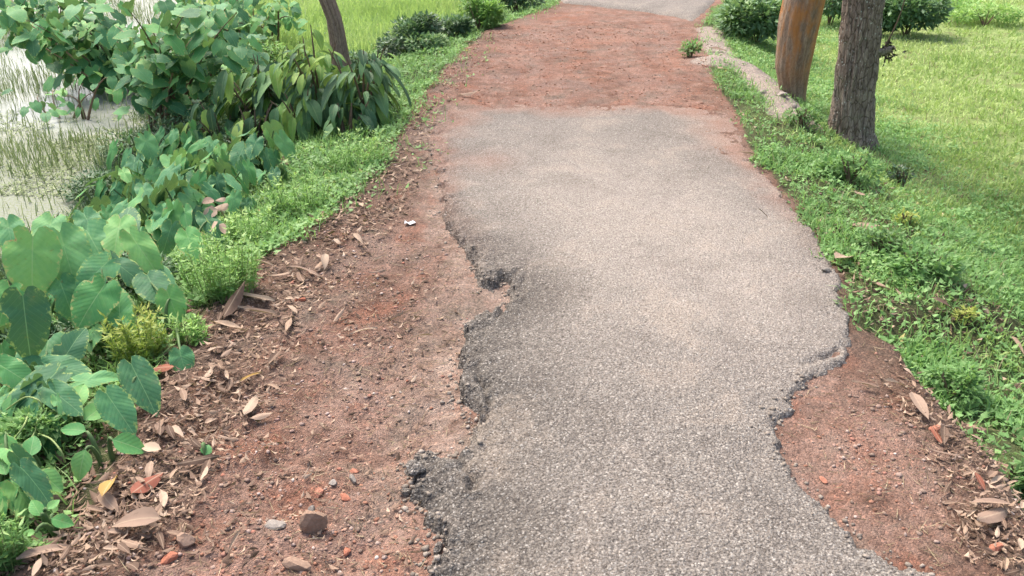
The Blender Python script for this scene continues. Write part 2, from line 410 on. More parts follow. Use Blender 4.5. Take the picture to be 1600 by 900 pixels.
def mat_water():
    m = M('pond_water'); p = m.pos()
    n = m.noise(p, 26, 3, .6); n2 = m.noise(p, 3, 4, .6); n3 = m.noise(p, 60, 3, .7)
    c = m.mix(m.mr(n2, .35, .65), rgb(.24, .26, .23), rgb(.34, .35, .32))
    zone = m.mr(m.math('ADD', m.attr('scum'), m.math('MULTIPLY', m.math('SUBTRACT', n2, .5), .5)), .3, .6)
    c = m.mix(m.math('MULTIPLY', zone, .8), c, m.mix(m.mr(n3, .4, .6), rgb(.17, .185, .155), rgb(.30, .31, .27)))
    scum = m.math('MULTIPLY', m.mr(n3, .46, .58), m.mr(m.math('ADD', m.attr('scum'), m.math('MULTIPLY', m.math('SUBTRACT', n2, .5), .8)), .35, .65))
    c = m.mix(m.math('MULTIPLY', scum, .8), c, rgb(.16, .19, .08))
    b = m.n('ShaderNodeBsdfPrincipled'); m.l(c, b.inputs['Base Color'])
    m.l(m.math('ADD', m.mr(scum, 0, 1, .10, .5), m.math('MULTIPLY', zone, .4)), b.inputs['Roughness'])
    m.l(m.mr(zone, 0, 1, .9, .25), b.inputs['Specular IOR Level'])
    b.inputs['IOR'].default_value = 1.33
    m.l(m.bump(n, .25, .01), b.inputs['Normal']); m.l(b.outputs[0], m.out.inputs[0])
    return m.m

MG = mat_ground(); MA = mat_asphalt(); MW = mat_water()
M_herb = mat_green('herb_green', [(0, (.09, .15, .06)), (.3, (.16, .30, .10)), (.7, (.25, .46, .15)), (.93, (.34, .50, .18)), (1, (.46, .40, .17))], .38)
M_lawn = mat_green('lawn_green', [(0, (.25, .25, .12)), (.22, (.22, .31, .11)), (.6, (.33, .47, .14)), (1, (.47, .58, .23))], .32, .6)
M_lime = mat_green('field_green', [(0, (.24, .36, .10)), (.5, (.38, .53, .17)), (1, (.52, .62, .27))], .4, .6)
M_weed = mat_green('weed_green', [(0, (.13, .25, .07)), (.5, (.25, .46, .12)), (1, (.42, .58, .19))], .35)
M_yweed = mat_green('yellow_weed_green', [(0, (.12, .20, .04)), (.5, (.27, .38, .06)), (1, (.45, .48, .12))], .35)
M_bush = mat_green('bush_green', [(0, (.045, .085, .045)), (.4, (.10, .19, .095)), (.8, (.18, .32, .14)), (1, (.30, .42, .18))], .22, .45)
M_straw = mat_green('dry_grass', [(0, (.12, .09, .05)), (.5, (.27, .21, .12)), (1, (.45, .37, .24))], .2, .7)
M_reed = mat_green('reed_green', [(0, (.14, .18, .08)), (.5, (.25, .32, .14)), (1, (.36, .40, .22))], .2, .6)
M_taro = mat_leaf('taro_leaf_green', (.045, .15, .075), (.088, .27, .12), (.17, .40, .15), (.24, .44, .21), .22, (.34, .46, .14))
M_tarolight = mat_leaf('taro_leaf_light', (.085, .28, .10), (.13, .37, .12), (.22, .46, .16), (.32, .50, .24), .3, (.44, .44, .18))
M_shrub = mat_leaf('shrub_leaf_green', (.045, .105, .058), (.08, .175, .085), (.15, .29, .12), (.22, .34, .16), .18, None, 9, 1.4)
M_shrubl = mat_leaf('shrub_leaf_light', (.13, .27, .07), (.21, .38, .09), (.32, .47, .14), (.38, .50, .18), .28, (.4, .42, .1), 9, 1.4)
M_dry = mat_dry('dead_leaf_brown', [(0, (.09, .055, .04)), (.35, (.17, .11, .08)), (.65, (.25, .165, .12)), (.85, (.36, .25, .18)), (1, (.48, .36, .27))])
M_drypale = mat_dry('dead_leaf_pale', [(0, (.28, .19, .145)), (.5, (.36, .255, .19)), (1, (.46, .35, .26))])
M_yel = mat_dry('dead_leaf_yellow', [(0, (.36, .21, .05)), (.5, (.38, .23, .06)), (1, (.40, .26, .09))])
M_redl = mat_dry('dead_leaf_red', [(0, (.25, .085, .055)), (.5, (.29, .11, .07)), (1, (.32, .14, .09))])
M_weedstem = mat_flat('pale_green_stem', (.28, .36, .13)); M_stem = mat_flat('green_stem', (.10, .17, .06)); M_twig = mat_flat('brown_twig', (.17, .115, .08), .85)
M_palet = mat_flat('pale_twig', (.42, .30, .21), .85)
M_bark1 = mat_bark('dark_fissured_bark', [(.3, (.085, .065, .052)), (.42, (.22, .172, .138)), (.55, (.35, .285, .235)), (.7, (.52, .46, .39))], lich=(.55, .56, .50), fiss=.8)
M_bark2 = mat_bark('smooth_tan_bark', [(.25, (.19, .13, .09)), (.45, (.30, .215, .155)), (.6, (.40, .31, .235)), (.8, (.50, .42, .34))], orange=(.58, .24, .06))
M_bark3 = mat_bark('brown_bark', [(.3, (.15, .095, .072)), (.45, (.29, .20, .155)), (.7, (.46, .35, .28))])
M_peb = mat_stone('gravel_stone', [(0, (.20, .145, .115)), (.3, (.27, .195, .155)), (.55, (.32, .22, .18)), (.75, (.40, .31, .27)), (.9, (.38, .16, .11)), (1, (.58, .52, .48))])
M_brick = mat_stone('brick_fragment', [(0, (.36, .13, .08)), (.5, (.42, .17, .11)), (1, (.47, .23, .16))])
M_brickg = mat_stone('brick_grit', [(0, (.20, .10, .07)), (.35, (.30, .15, .10)), (.7, (.38, .20, .14)), (1, (.50, .36, .28))])
M_brown = mat_stone('brown_stone', [(0, (.30, .20, .145)), (.5, (.34, .23, .17)), (1, (.37, .26, .20))])
M_grey = mat_stone('grey_stone', [(0, (.19, .17, .155)), (.5, (.25, .225, .20)), (1, (.36, .32, .29))])
M_white = mat_flat('white_paper', (.66, .66, .67), .6, .05)
M_tarlump = mat_stone('tar_lump', [(0, (.20, .17, .145)), (.5, (.28, .24, .20)), (1, (.38, .33, .285))])

# ------------------------------------------------------------------ the ground, one sheet
def axis(dense_lo, dense_hi, step, mid_lo, mid_hi, mstep, far):
    a = list(np.arange(dense_lo, dense_hi + 1e-6, step))
    x = dense_hi
    s = step
    while x < mid_hi: s = min(s * 1.12, mstep); x += s; a.append(x)
    while x < far: s *= 1.35; x += s; a.append(x)
    x = dense_lo; s = step; b = []
    while x > mid_lo: s = min(s * 1.12, mstep); x -= s; b.append(x)
    while x > -far: s *= 1.35; x -= s; b.append(x)
    return np.array(b[::-1] + a)
gx = axis(-1.7, 1.9, 0.016, -9, 9, .09, 900)
ys = [1.25]
while ys[-1] < 22: ys.append(ys[-1] * 1.0065 + 0.001)
yy = ys[-1]; s = .15
while yy < 900: s *= 1.35; yy += s; ys.append(yy)
yb = []; yy = 1.25; s = .03
while yy > -900: s *= 1.35; yy -= s; yb.append(yy)
gy = np.array(yb[::-1] + ys)
X, Y = np.meshgrid(gx, gy)
Z = zg(X, Y)
nx, ny = len(gx), len(gy)
idx = np.arange(nx * ny).reshape(ny, nx)
F = np.stack([idx[:-1, :-1], idx[:-1, 1:], idx[1:, 1:], idx[1:, :-1]], -1).reshape(-1, 4)
DL = xl(Y) - X; DR = X - xr(Y)
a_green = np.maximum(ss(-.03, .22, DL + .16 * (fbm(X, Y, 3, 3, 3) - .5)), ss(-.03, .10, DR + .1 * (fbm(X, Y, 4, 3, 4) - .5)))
a_lawn = np.maximum(ss(.5, 1.1, DR), ss(2.0, 3.0, DL) * (Y > 9))
a_brick = np.maximum(ss(5.6, 6.3, Y + .0 * X), .75 * np.exp(-(((X + .55) / .5) ** 2 + ((Y - 1.7) / .55) ** 2)))
a_brick = np.maximum(a_brick, .5 * np.exp(-(((X - 1.0) / .35) ** 2 + ((Y - 2.1) / .5) ** 2)))
led = 1 - ss(.12, .30, seg_dist(X, Y, LEDGE) + .05 * (fbm(X, Y, 9, 3, 8) - .5))
lp2 = poly_world([(1110, 45), (1125, 80), (1150, 100)], -.03)
led2 = 1 - ss(.05, .25, seg_dist(X, Y, lp2))
a_tan = np.clip(np.exp(-(((X + .22) / .14) ** 2 + ((Y - 2.55) / .45) ** 2)) + led + led2 * .8, 0, 1)
a_green = a_green * (1 - .95 * led) * (1 - .8 * led2)
a_lawn = a_lawn * (1 - led)
a_humus = np.maximum(ss(-.42, -.02, DL + .25 * (fbm(X, Y, 4, 3, 151) - .5)) * .9, ss(-.30, .0, DR + .2 * (fbm(X, Y, 4, 3, 152) - .5)) * (1 - .7 * ss(3, 4.5, Y))) * (1 - .7 * ss(4.5, 6, Y)) * (1 - led)
nearm = (X > -1.4) & (X < 2.2) & (Y > 1.1) & (Y < 6.5); dA = np.full(X.shape, 9.0)
dA[nearm] = seg_dist(X[nearm], Y[nearm], poly_world(ASPL))
a_tan = np.maximum(a_tan, .85 * np.exp(-(dA / .13) ** 2) * ss(1.75, 2.2, Y))
V = np.stack([X, Y, Z], -1).reshape(-1, 3)
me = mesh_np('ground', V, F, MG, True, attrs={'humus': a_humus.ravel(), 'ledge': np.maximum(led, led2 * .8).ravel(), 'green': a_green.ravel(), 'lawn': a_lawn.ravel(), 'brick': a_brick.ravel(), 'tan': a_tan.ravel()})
tag(link('ground', me), kind='structure')

# ------------------------------------------------------------------ broken asphalt, a raised worn sheet
AW = poly_world(ASP)
ax_ = np.arange(-.75, 2.3, .0085); ay_ = [1.02]
while ay_[-1] < 6.6: ay_.append(ay_[-1] * 1.0038 + .0025)
ay_ = np.array(ay_)
X, Y = np.meshgrid(ax_, ay_)
sdv = sdist(X, Y, AW)
sdn = sdv + (.045 + .16 * ss(5.0, 5.8, Y)) * (fbm(X, Y, 9, 4, 61) - .5) + .026 * (fbm(X, Y, 40, 3, 66) - .5)
def chunks(x, y, cs, seed=0):
    i0 = np.floor(x / cs).astype(np.int64); j0 = np.floor(y / cs).astype(np.int64)
    best = np.full(x.shape, 1e9); bx = x.copy(); by = y.copy(); bh = x * 0
    def h(a, b, k):
        n = (a * 374761393 + b * 668265263 + (seed + k) * 974634777) & 0x7fffffff
        n = ((n ^ (n >> 13)) * 1274126177) & 0x7fffffff
        return ((n ^ (n >> 16)) & 0xffff) / 65535.0
    for di in (-1, 0, 1):
        for dj in (-1, 0, 1):
            ci, cj = i0 + di, j0 + dj
            px, py = (ci + h(ci, cj, 1)) * cs, (cj + h(ci, cj, 2)) * cs
            d = np.hypot(x - px, y - py); m = d < best
            best = np.where(m, d, best); bx = np.where(m, px, bx); by = np.where(m, py, by); bh = np.where(m, h(ci, cj, 3), bh)
    return bx, by, bh, best
c1x, c1y, c1h, c1d = chunks(X, Y, .055, 1); c2x, c2y, c2h, c2d = chunks(X, Y, .022, 2)
sc1 = sdist(c1x, c1y, AW) + .05 * (c1h - .5); sc2 = sdist(c2x, c2y, AW) + .025 * (c2h - .5)
sdn = np.minimum(.25 * sdn + .4 * sc1 + .35 * sc2, sdn + .03)
thick = .040 * (1 - ss(3.6, 5.4, Y)) + .004
thick = thick * (1 - .6 * ss(.4, .9, X))
CR = [[(790, 432), (800, 455), (790, 478), (782, 500), (768, 498)], [(748, 585), (766, 622), (764, 648), (740, 678)],
      [(690, 300), (700, 345), (712, 368)],
      [(700, 470 + 240), (740, 745), (735, 770)], [(1245, 600), (1290, 590), (1325, 560)], [(1260, 560), (1300, 548), (1322, 530)]]
crk = np.full(X.shape, 1e9); 
wx = X + .03 * (fbm(X, Y, 14, 3, 71) - .5); wy = Y + .04 * (fbm(X, Y, 14, 3, 72) - .5)
for c in CR: crk = np.minimum(crk, seg_dist(wx, wy, poly_world(c)))
crv = (1 - ss(.002, .022, crk)) * ss(.36, .60, fbm(X, Y, 17, 3, 131))
edge = ss(0, .022, sdn)
zb = zbase(X, Y)
crown = .012 * (1 - ((X - .35) / 1.4) ** 2)
lump = np.maximum(1 - ss(.02, .22, sdn), 1 - ss(.03, .15, crk)) * ss(.8, .3, X) * (1 - .75 * ss(3.3, 4.6, Y))
Zt = zb + thick * edge ** .6 + crown * ss(0, .5, sdv) + (.0035 + .026 * lump) * (fbm(X, Y, 26, 4, 81) - .5) * ss(0, .02, sdn) - .03 * crv * ss(0, .02, sdn)
chunkw = (1 - ss(.02, .16, sdn)) * ss(.9, .5, X)
Zt = Zt + chunkw * ((c1h - .6) * .016 + (c2h - .5) * .008 - .006 * ss(.4, .8, c1d / .055)) * ss(0, .015, sdn)
Zt = Zt + .0028 * (RNG.random(X.shape) - .5) * ss(0, .03, sdn)
Zt = np.where(sdn < 0, np.minimum(Zt, zb - .004 + np.maximum(sdn, -.03) * 1.2), Zt)
far = ss(5.2, 5.75, Y)
nxa, nya = X.shape[1], X.shape[0]
idx = np.arange(nxa * nya).reshape(nya, nxa)
F = np.stack([idx[:-1, :-1], idx[:-1, 1:], idx[1:, 1:], idx[1:, :-1]], -1).reshape(-1, 4)
keep = (sdn.ravel()[F] > -.03).any(1); F = F[keep]
used = np.unique(F); remap = np.full(nxa * nya, -1); remap[used] = np.arange(len(used)); F = remap[F]
dust = np.clip(.22 + .12 * ss(2.2, 3.4, Y) + .75 * np.exp(-(((X - .85) / .55) ** 2 + ((Y - 3.6) / 1.1) ** 2)) + .35 * np.exp(-(((X - .4) / .5) ** 2 + ((Y - 4.6) / 1.2) ** 2)) - .3 * lump, 0, 1)  # thin dust overall; the sunlit spot right of middle is painted in
redd = np.clip(ss(.20, 0, sdv + .2 * (fbm(X, Y, 7, 4, 91) - .5)) * .8 * ss(3.2, 4.6, Y) + ss(.34, -.02, sdv + .45 * (fbm(X, Y, 4, 4, 92) - .5)) * ss(4.3, 5.7, Y) * .9 + .25 * ss(.9, 1.5, X) * ss(4.4, 5.6, Y), 0, 1)
prp = np.exp(-(((X + .15) / .16) ** 2 + ((Y - 4.9) / .2) ** 2)); redd = np.clip(redd + .6 * prp, 0, 1)
dle = seg_dist(X, Y, AW[:36])
tar = np.clip(lump * .9 + ss(.42, .03, dle + .16 * (fbm(X, Y, 5, 3, 141) - .5)) * (1 - .85 * ss(3.3, 4.6, Y)) + .55 * ss(.45, -.25, X) * (1 - ss(3, 4.2, Y)) + .9 * np.exp(-((X - 1.42) / .08) ** 2 - ((Y - 3.7) / .3) ** 2), 0, 1)
V = np.stack([X, Y, Zt], -1).reshape(-1, 3)[used]
me = mesh_np('road', V, F, MA, True, attrs={'dust': dust.ravel()[used], 'reddust': redd.ravel()[used], 'tar': tar.ravel()[used]})
tag(link('road', me), kind='structure')
def ztop(x, y):
    """height of whatever is on top: asphalt or earth"""
    i = int(np.clip(np.searchsorted(ax_, x), 0, nxa - 1)); j = int(np.clip(np.searchsorted(ay_, y), 0, nya - 1))
    g = gz(x, y)
    return max(g, float(Zt[j, i])) if sdn[j, i] > 0 else g
# the sealed road that goes on beyond the stretch of brick dust
FAR = poly_world([(880, 2), (925, 6), (1000, 14), (1060, 24), (1082, 31), (1105, 12), (1135, -20), (1190, -120), (1230, -170), (1060, -170), (960, -120), (860, -30)])
fx = np.arange(.0, 8.0, .05); fy = np.arange(9.0, 34, .06)
X, Y = np.meshgrid(fx, fy); sf = sdist(X, Y, FAR) + .05 * (fbm(X, Y, 5, 3, 101) - .5)
Zf = zbase(X, Y) + .03 * ss(0, .07, sf) + .012 * ss(0, .5, sf)
Zf = np.where(sf < 0, zbase(X, Y) - .03, Zf)
idx = np.arange(X.size).reshape(X.shape)
F = np.stack([idx[:-1, :-1], idx[:-1, 1:], idx[1:, 1:], idx[1:, :-1]], -1).reshape(-1, 4)
F = F[(sf.ravel()[F] > -.08).any(1)]
used = np.unique(F); remap = np.full(X.size, -1); remap[used] = np.arange(len(used)); F = remap[F]
V = np.stack([X, Y, Zf], -1).reshape(-1, 3)[used]; z1 = np.zeros(len(used))
me = mesh_np('road_beyond', V, F, MA, True, attrs={'dust': z1 + .5, 'reddust': z1, 'tar': z1})
tag(link('road', me), kind='structure')

# ------------------------------------------------------------------ water
wx_ = np.linspace(-30, -2.0, 60); wy_ = np.linspace(.5, 30, 60)
X, Y = np.meshgrid(wx_, wy_); idx = np.arange(3600).reshape(60, 60)
F = np.stack([idx[:-1, :-1], idx[:-1, 1:], idx[1:, 1:], idx[1:, :-1]], -1).reshape(-1, 4)
scum = 1 - ss(5.8, 8.2, Y)
V = np.stack([X, Y, X * 0 + WATER_Z], -1).reshape(-1, 3)
tag(link('pond_water', mesh_np('pond_water', V, F, MW, attrs={'scum': scum.ravel()})), kind='structure')

# ------------------------------------------------------------------ mass growth (blades, leaflets), numpy
def visible(x, y, z, mg=80):
    dx, dy, dz = x, y, z - HC
    d = dy * CP - dz * SP; up = dy * SP + dz * CP
    u = 800 + FPX * dx / np.maximum(d, .01); v = 450 - FPX * up / np.maximum(d, .01)
    return (d > .3) & (u > -mg * 8) & (u < 1600 + mg * 10) & (v > -mg * 2) & (v < 900 + mg * 6)
def sample(n, xa, xb, ya, yb, dens, k=1.0):
    """points with density ~ 1/distance^k, kept with probability dens(x,y)"""
    u = RNG.random(n)
    if k == 1: y = ya * (yb / ya) ** u
    else: y = ya + (yb - ya) * u
    x = xa + (xb - xa) * RNG.random(n)
    m = RNG.random(n) < dens(x, y)
    x, y = x[m], y[m]; z = zg(x, y); v = visible(x, y, z)
    return x[v], y[v], z[v]
def blades(x, y, z, h, wd, lean=.5, var=None, seg=2):
    n = len(x); az = RNG.random(n) * 2 * np.pi; ln = lean * (.3 + RNG.random(n)) * h
    fa = RNG.random(n) * 2 * np.pi
    sx, sy = np.cos(fa) * wd / 2, np.sin(fa) * wd / 2
    lx, ly = np.cos(az) * ln, np.sin(az) * ln
    hv = h * np.sqrt(np.clip(1 - (ln / h * .8) ** 2, .1, 1))
    b0 = np.stack([x - sx, y - sy, z - .01], -1); b1 = np.stack([x + sx, y + sy, z - .01], -1)
    mx, my, mz = x + lx * .4, y + ly * .4, z + hv * .6
    m0 = np.stack([mx - sx * .8, my - sy * .8, mz], -1); m1 = np.stack([mx + sx * .8, my + sy * .8, mz], -1)
    t = np.stack([x + lx, y + ly, z + hv * (1 - .25 * ln / h)], -1)
    V = np.stack([b0, b1, m0, m1, t], 1).reshape(-1, 3)
    i = np.arange(n)[:, None] * 5
    F = np.concatenate([i + [0, 1, 3], i + [0, 3, 2], i + [2, 3, 4]], 0)
    va = RNG.random(n) if var is None else var
    return V, F, np.repeat(va, 5)
def leaflets(x, y, z, L, W, az, pitch, roll, var, fold=.25):
    """small pointed leaves: 4 triangles each, folded and drooping"""
    n = len(x)
    ca, sa, cp, sp = np.cos(az), np.sin(az), np.cos(pitch), np.sin(pitch)
    d = np.stack([ca * cp, sa * cp, sp], -1)
    s = np.stack([-sa, ca, 0 * ca], -1); nn = np.cross(d, s) * -1
    nn = -np.cross(s, d) * -1
    cr, sr = np.cos(roll)[:, None], np.sin(roll)[:, None]
    s2 = s * cr + nn * sr; n2 = nn * cr - s * sr
    o = np.stack([x, y, z], -1); L_ = L[:, None]; W_ = W[:, None]
    p0 = o; p1 = o + d * L_ * .45 + s2 * W_ * .5 - n2 * W_ * fold * -.5; p2 = o + d * L_ * .45 - s2 * W_ * .5 + n2 * W_ * fold * .5
    c = o + d * L_ * .5; t = o + d * L_ - n2 * L_ * .15
    V = np.stack([p0, p1, c, p2, t], 1).reshape(-1, 3)
    i = np.arange(n)[:, None] * 5
    F = np.concatenate([i + [0, 1, 2], i + [0, 2, 3], i + [2, 1, 4], i + [3, 2, 4]], 0)
    return V, F, np.repeat(var, 5)
def merge(parts):
    V = []; F = []; A = []; o = 0
    for v, f, a in parts:
        V.append(v); F.append(np.asarray(f) + o); A.append(a); o += len(v)
    return np.concatenate(V), np.concatenate(F), np.concatenate(A)
def stuff(name, parts, mat, label, cat):
    V, F, A = merge(parts)
    return tag(link(name, mesh_np(name, V, F, mat, True, A)), label, cat, None, 'stuff')

def herb(n, xa, xb, ya, yb, dens, hgt, L, seed=1, k=1.0, vb=0.5, vs=.35, up=1.0, lay=1.0):
    x, y, z = sample(n, xa, xb, ya, yb, dens, k)
    m = len(x); cl = fbm(x, y, 5, 3, seed)
    hh = hgt * np.clip((cl - .25) * 2.2, .15, 1.3)
    t = RNG.random(m) ** .7
    zz = z + hh * t
    var = np.clip(vb + vs * (RNG.random(m) - .5) + (t - .6) * .3 + (fbm(x, y, 1.2, 3, seed + 3) - .5) * .7, 0, 1)
    var = np.where(RNG.random(m) < .012, 1.0, np.minimum(var, .9))
    Ls = L * (.6 + .8 * RNG.random(m))
    return leaflets(x, y, zz, Ls, Ls * (.45 + .25 * RNG.random(m)), RNG.random(m) * 6.283, (RNG.random(m) - .4) * 1.1 * up, (RNG.random(m) - .5) * 1.0, var)

# left verge ground cover
def d_left(x, y):
    d = xl(y) - x + .13 * (fbm(x, y, 3.5, 3, 3) - .5) * 2
    dd = np.where(y > 3.1, ss(.0, .12, d), ss(.10, .3, d) * .6)
    thin = .12 * ss(-.35, 0, d) * (y > 4) * (fbm(x, y, 5, 2, 17) > .5)
    return np.clip(dd + thin, 0, 1) * (1 - ss(-.2, .1, xpond(y) - x))
P1 = herb(150000, -3.2, .6, 1.5, 13, d_left, .07, .030, 1, 1.0, .55)
x, y, z = sample(60000, -3.2, .6, 1.7, 14, d_left)
B1 = blades(x, y, z, .05 + .07 * RNG.random(len(x)), .004 + .003 * RNG.random(len(x)), .9, np.clip(.3 + .5 * RNG.random(len(x)), 0, .9))
stuff('ground_cover', [P1, B1], M_herb, 'low bright green herbs and grass along the left verge of the lane', 'ground cover')
# right verge: leafy cover near, lawn beyond
def d_right(x, y):
    d = x - xr(y) + .10 * (fbm(x, y, 4.5, 3, 4) - .5) * 2
    near = np.where(y < 2.9, ss(.02, .12, d), ss(-.02, .06, d))
    near = near * (.25 + .75 * ss(.36, .50, fbm(x, y, 5.5, 3, 171) + .3 * ss(.05, .5, x - xr(y))))
    led = 1 - ss(.12, .2, seg_dist(x, y, LEDGE)); led2 = 1 - ss(.05, .2, seg_dist(x, y, lp2))
    return near * (1 - .95 * led) * (1 - .85 * led2)
def d_herb_r(x, y): return d_right(x, y) * (1 - ss(.9, 2.0, x - xr(y) + .8 * (fbm(x, y, 1.3, 3, 14) - .5))) * (.18 + .82 * ss(.38, .56, fbm(x, y, 2.6, 4, 44)))
P2 = herb(210000, 1.2, 4.6, 1.8, 12, d_herb_r, .06, .026, 2, 1.0, .5)
x, y, z = sample(110000, 1.2, 4.8, 1.7, 13, d_herb_r)
B2 = blades(x, y, z, .04 + .06 * RNG.random(len(x)), .004 + .003 * RNG.random(len(x)), .9, np.clip(.35 + .5 * RNG.random(len(x)), 0, .9))
stuff('ground_cover', [P2, B2], M_herb, 'low bright green creeping herbs along the right verge under the two trees', 'ground cover')
def d_lawn(x, y): return d_right(x, y) * ss(.1, .9, x - xr(y)) * (.22 + .78 * ss(.38, .52, fbm(x, y, 1.9, 4, 54)))
x, y, z = sample(330000, 1.4, 12, 1.5, 18, d_lawn)
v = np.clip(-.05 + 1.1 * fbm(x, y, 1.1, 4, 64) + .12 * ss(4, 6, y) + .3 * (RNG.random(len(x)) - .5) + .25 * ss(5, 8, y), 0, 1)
hs = (.025 + .035 * RNG.random(len(x))) * (1 + .04 * y)
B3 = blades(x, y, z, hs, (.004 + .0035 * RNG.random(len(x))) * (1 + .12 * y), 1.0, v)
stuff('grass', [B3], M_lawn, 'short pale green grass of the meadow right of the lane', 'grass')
x, y, z = sample(14000, 1.3, 8, 1.9, 12, lambda x, y: d_right(x, y) * (.2 + .8 * ss(.45, .62, fbm(x, y, 1.9, 3, 55))))
B4 = blades(x, y, z, .05 + .06 * RNG.random(len(x)), .004 + 0 * x, 1.3)
stuff('dry_grass', [B4], M_straw, 'dry straw coloured blades strewn through the right hand grass', 'grass')
# field beyond the hedge on the left
def d_field(x, y): return ss(1.7, 2.3, xl(y) - x) * ss(-.1, .3, x - xpond(y)) * ss(8.2, 9.2, y)
x, y, z = sample(110000, -9, 1.0, 8.5, 26, d_field, 0)
B5 = blades(x, y, z, .12 + .12 * RNG.random(len(x)), .010 + .007 * RNG.random(len(x)), .5, np.clip(.2 + .7 * fbm(x, y, 1.1, 3, 74) + .25 * (RNG.random(len(x)) - .5), 0, 1))
stuff('field_grass', [B5], M_lime, 'bright lime green field grass beyond the hedge on the left', 'grass')
# reeds and stubble in the pond
def d_reed(x, y): return np.clip(ss(.05, .3, xpond(y) - x), 0, 1) * (.15 + .85 * ss(.42, .6, fbm(x, y, .9, 3, 84)))
x, y, z = sample(70000, -11, -2.4, 4, 20, d_reed)
B6 = blades(x, y, x * 0 + WATER_Z, .05 + .16 * RNG.random(len(x)) ** 2, .005 + .005 * RNG.random(len(x)), .35)
stuff('pond_reeds', [B6], M_reed, 'thin green reeds and stubble standing in the pale pond', 'reeds')
x, y, z = sample(60000, -7, -2.4, 4, 8.6, lambda x, y: ss(.0, .2, xpond(y) - x) * ss(.40, .56, fbm(x, y, 2.6, 4, 161)) * (1 - ss(7.0, 8.4, y)))
n_ = len(x); L = .015 + .025 * RNG.random(n_)
stuff('floating_weed', [leaflets(x, y, x * 0 + WATER_Z + .004 + .01 * RNG.random(n_), L, L * .45, RNG.random(n_) * 6.28, RNG.normal(size=n_) * .25, RNG.normal(size=n_) * .3, RNG.random(n_))], M_reed, 'scattered floating weed on the near grey part of the pond', 'water weed')
# matted dark weeds along the water edge
x, y, z = sample(60000, -3.6, -1.9, 3.6, 9, lambda x, y: (1 - ss(.25, .5, np.abs(x - xpond(y) - .15) + .4 * (fbm(x, y, 3, 2, 94) - .5))))
B7 = blades(x, y, np.maximum(z, WATER_Z), .06 + .12 * RNG.random(len(x)), .005 + .003 * RNG.random(len(x)), 1.0, RNG.random(len(x)) * .5)
stuff('bank_grass', [B7], M_bush, 'matted dark green grass where the left bank meets the pond', 'grass')

# ------------------------------------------------------------------ gravel and crumbs
def octa(n_var=1):
    a = (1 + 5 ** .5) / 2
    V = np.array([(-1, a, 0), (1, a, 0), (-1, -a, 0), (1, -a, 0), (0, -1, a), (0, 1, a), (0, -1, -a), (0, 1, -a), (a, 0, -1), (a, 0, 1), (-a, 0, -1), (-a, 0, 1)]) / 1.9
    F = np.array([(0, 11, 5), (0, 5, 1), (0, 1, 7), (0, 7, 10), (0, 10, 11), (1, 5, 9), (5, 11, 4), (11, 10, 2), (10, 7, 6), (7, 1, 8), (3, 9, 4), (3, 4, 2), (3, 2, 6), (3, 6, 8), (3, 8, 9), (4, 9, 5), (2, 4, 11), (6, 2, 10), (8, 6, 7), (9, 8, 1)])
    return V, F
IV, IF = octa()
def stones(x, y, z, r, flat=.6):
    n = len(x)
    jit = 1 + .35 * (RNG.random((n, 12, 1)) - .5) * 2
    v = IV[None] * jit * (np.stack([r * (.7 + .6 * RNG.random(n)), r * (.7 + .6 * RNG.random(n)), r * flat], -1))[:, None, :]
    a = RNG.random(n) * 6.283; c, s_ = np.cos(a)[:, None], np.sin(a)[:, None]
    vx = v[:, :, 0] * c - v[:, :, 1] * s_ + x[:, None]; vy = v[:, :, 0] * s_ + v[:, :, 1] * c + y[:, None]; vz = v[:, :, 2] + z[:, None]
    V = np.stack([vx, vy, vz], -1).reshape(-1, 3)
    F = (np.arange(n)[:, None, None] * 12 + IF[None]).reshape(-1, 3)
    return V, F, np.repeat(RNG.random(n), 12)
def d_dirt(x, y):
    dl = xl(y) - x; dr = x - xr(y)
    a = (dl < .25) & (dr < .2) & (sdist(x, y, AW) < -.01)
    a = a * (.12 + .88 * ss(.04, .24, -sdist(x, y, AW)))
    return a * (.2 + .8 * ss(.4, .6, fbm(x, y, 3.5, 3, 111))) * np.where(y > 5.5, .6, 1)
x, y, z = sample(40000, -1.5, 2.3, 1.5, 9.5, d_dirt)
r = .0022 + .007 * RNG.random(len(x)) ** 4
G1 = stones(x, y, z + r * .2, r)
stuff('gravel', [G1], M_peb, 'fine red and grey gravel crumbs over the bare earth of the lane', 'gravel')
def d_brk(x, y):
    dl = xl(y) - x; dr = x - xr(y)
    far = ss(5.5, 6.2, y) * (.3 + .7 * ss(.4, .6, fbm(x, y, 2, 3, 121)))
    near = np.exp(-(((x + .6) / .45) ** 2 + ((y - 1.75) / .35) ** 2)) + .5 * np.exp(-(((x - 1.05) / .12) ** 2 + ((y - 2.05) / .25) ** 2))
    return (dl < .05) * (dr < .05) * (sdist(x, y, AW) < -.01) * np.clip(far + near, 0, 1)
x, y, z = sample(30000, -1.5, 2.3, 1.4, 9.8, d_brk)
r = (.002 + .006 * RNG.random(len(x)) ** 3) * (1 + .12 * np.maximum(y - 3, 0))
stuff('brick_gravel', [stones(x, y, z + r * .1, r, .5)], M_brickg, 'crushed orange red brick grit on the far stretch and near the bottom', 'gravel')
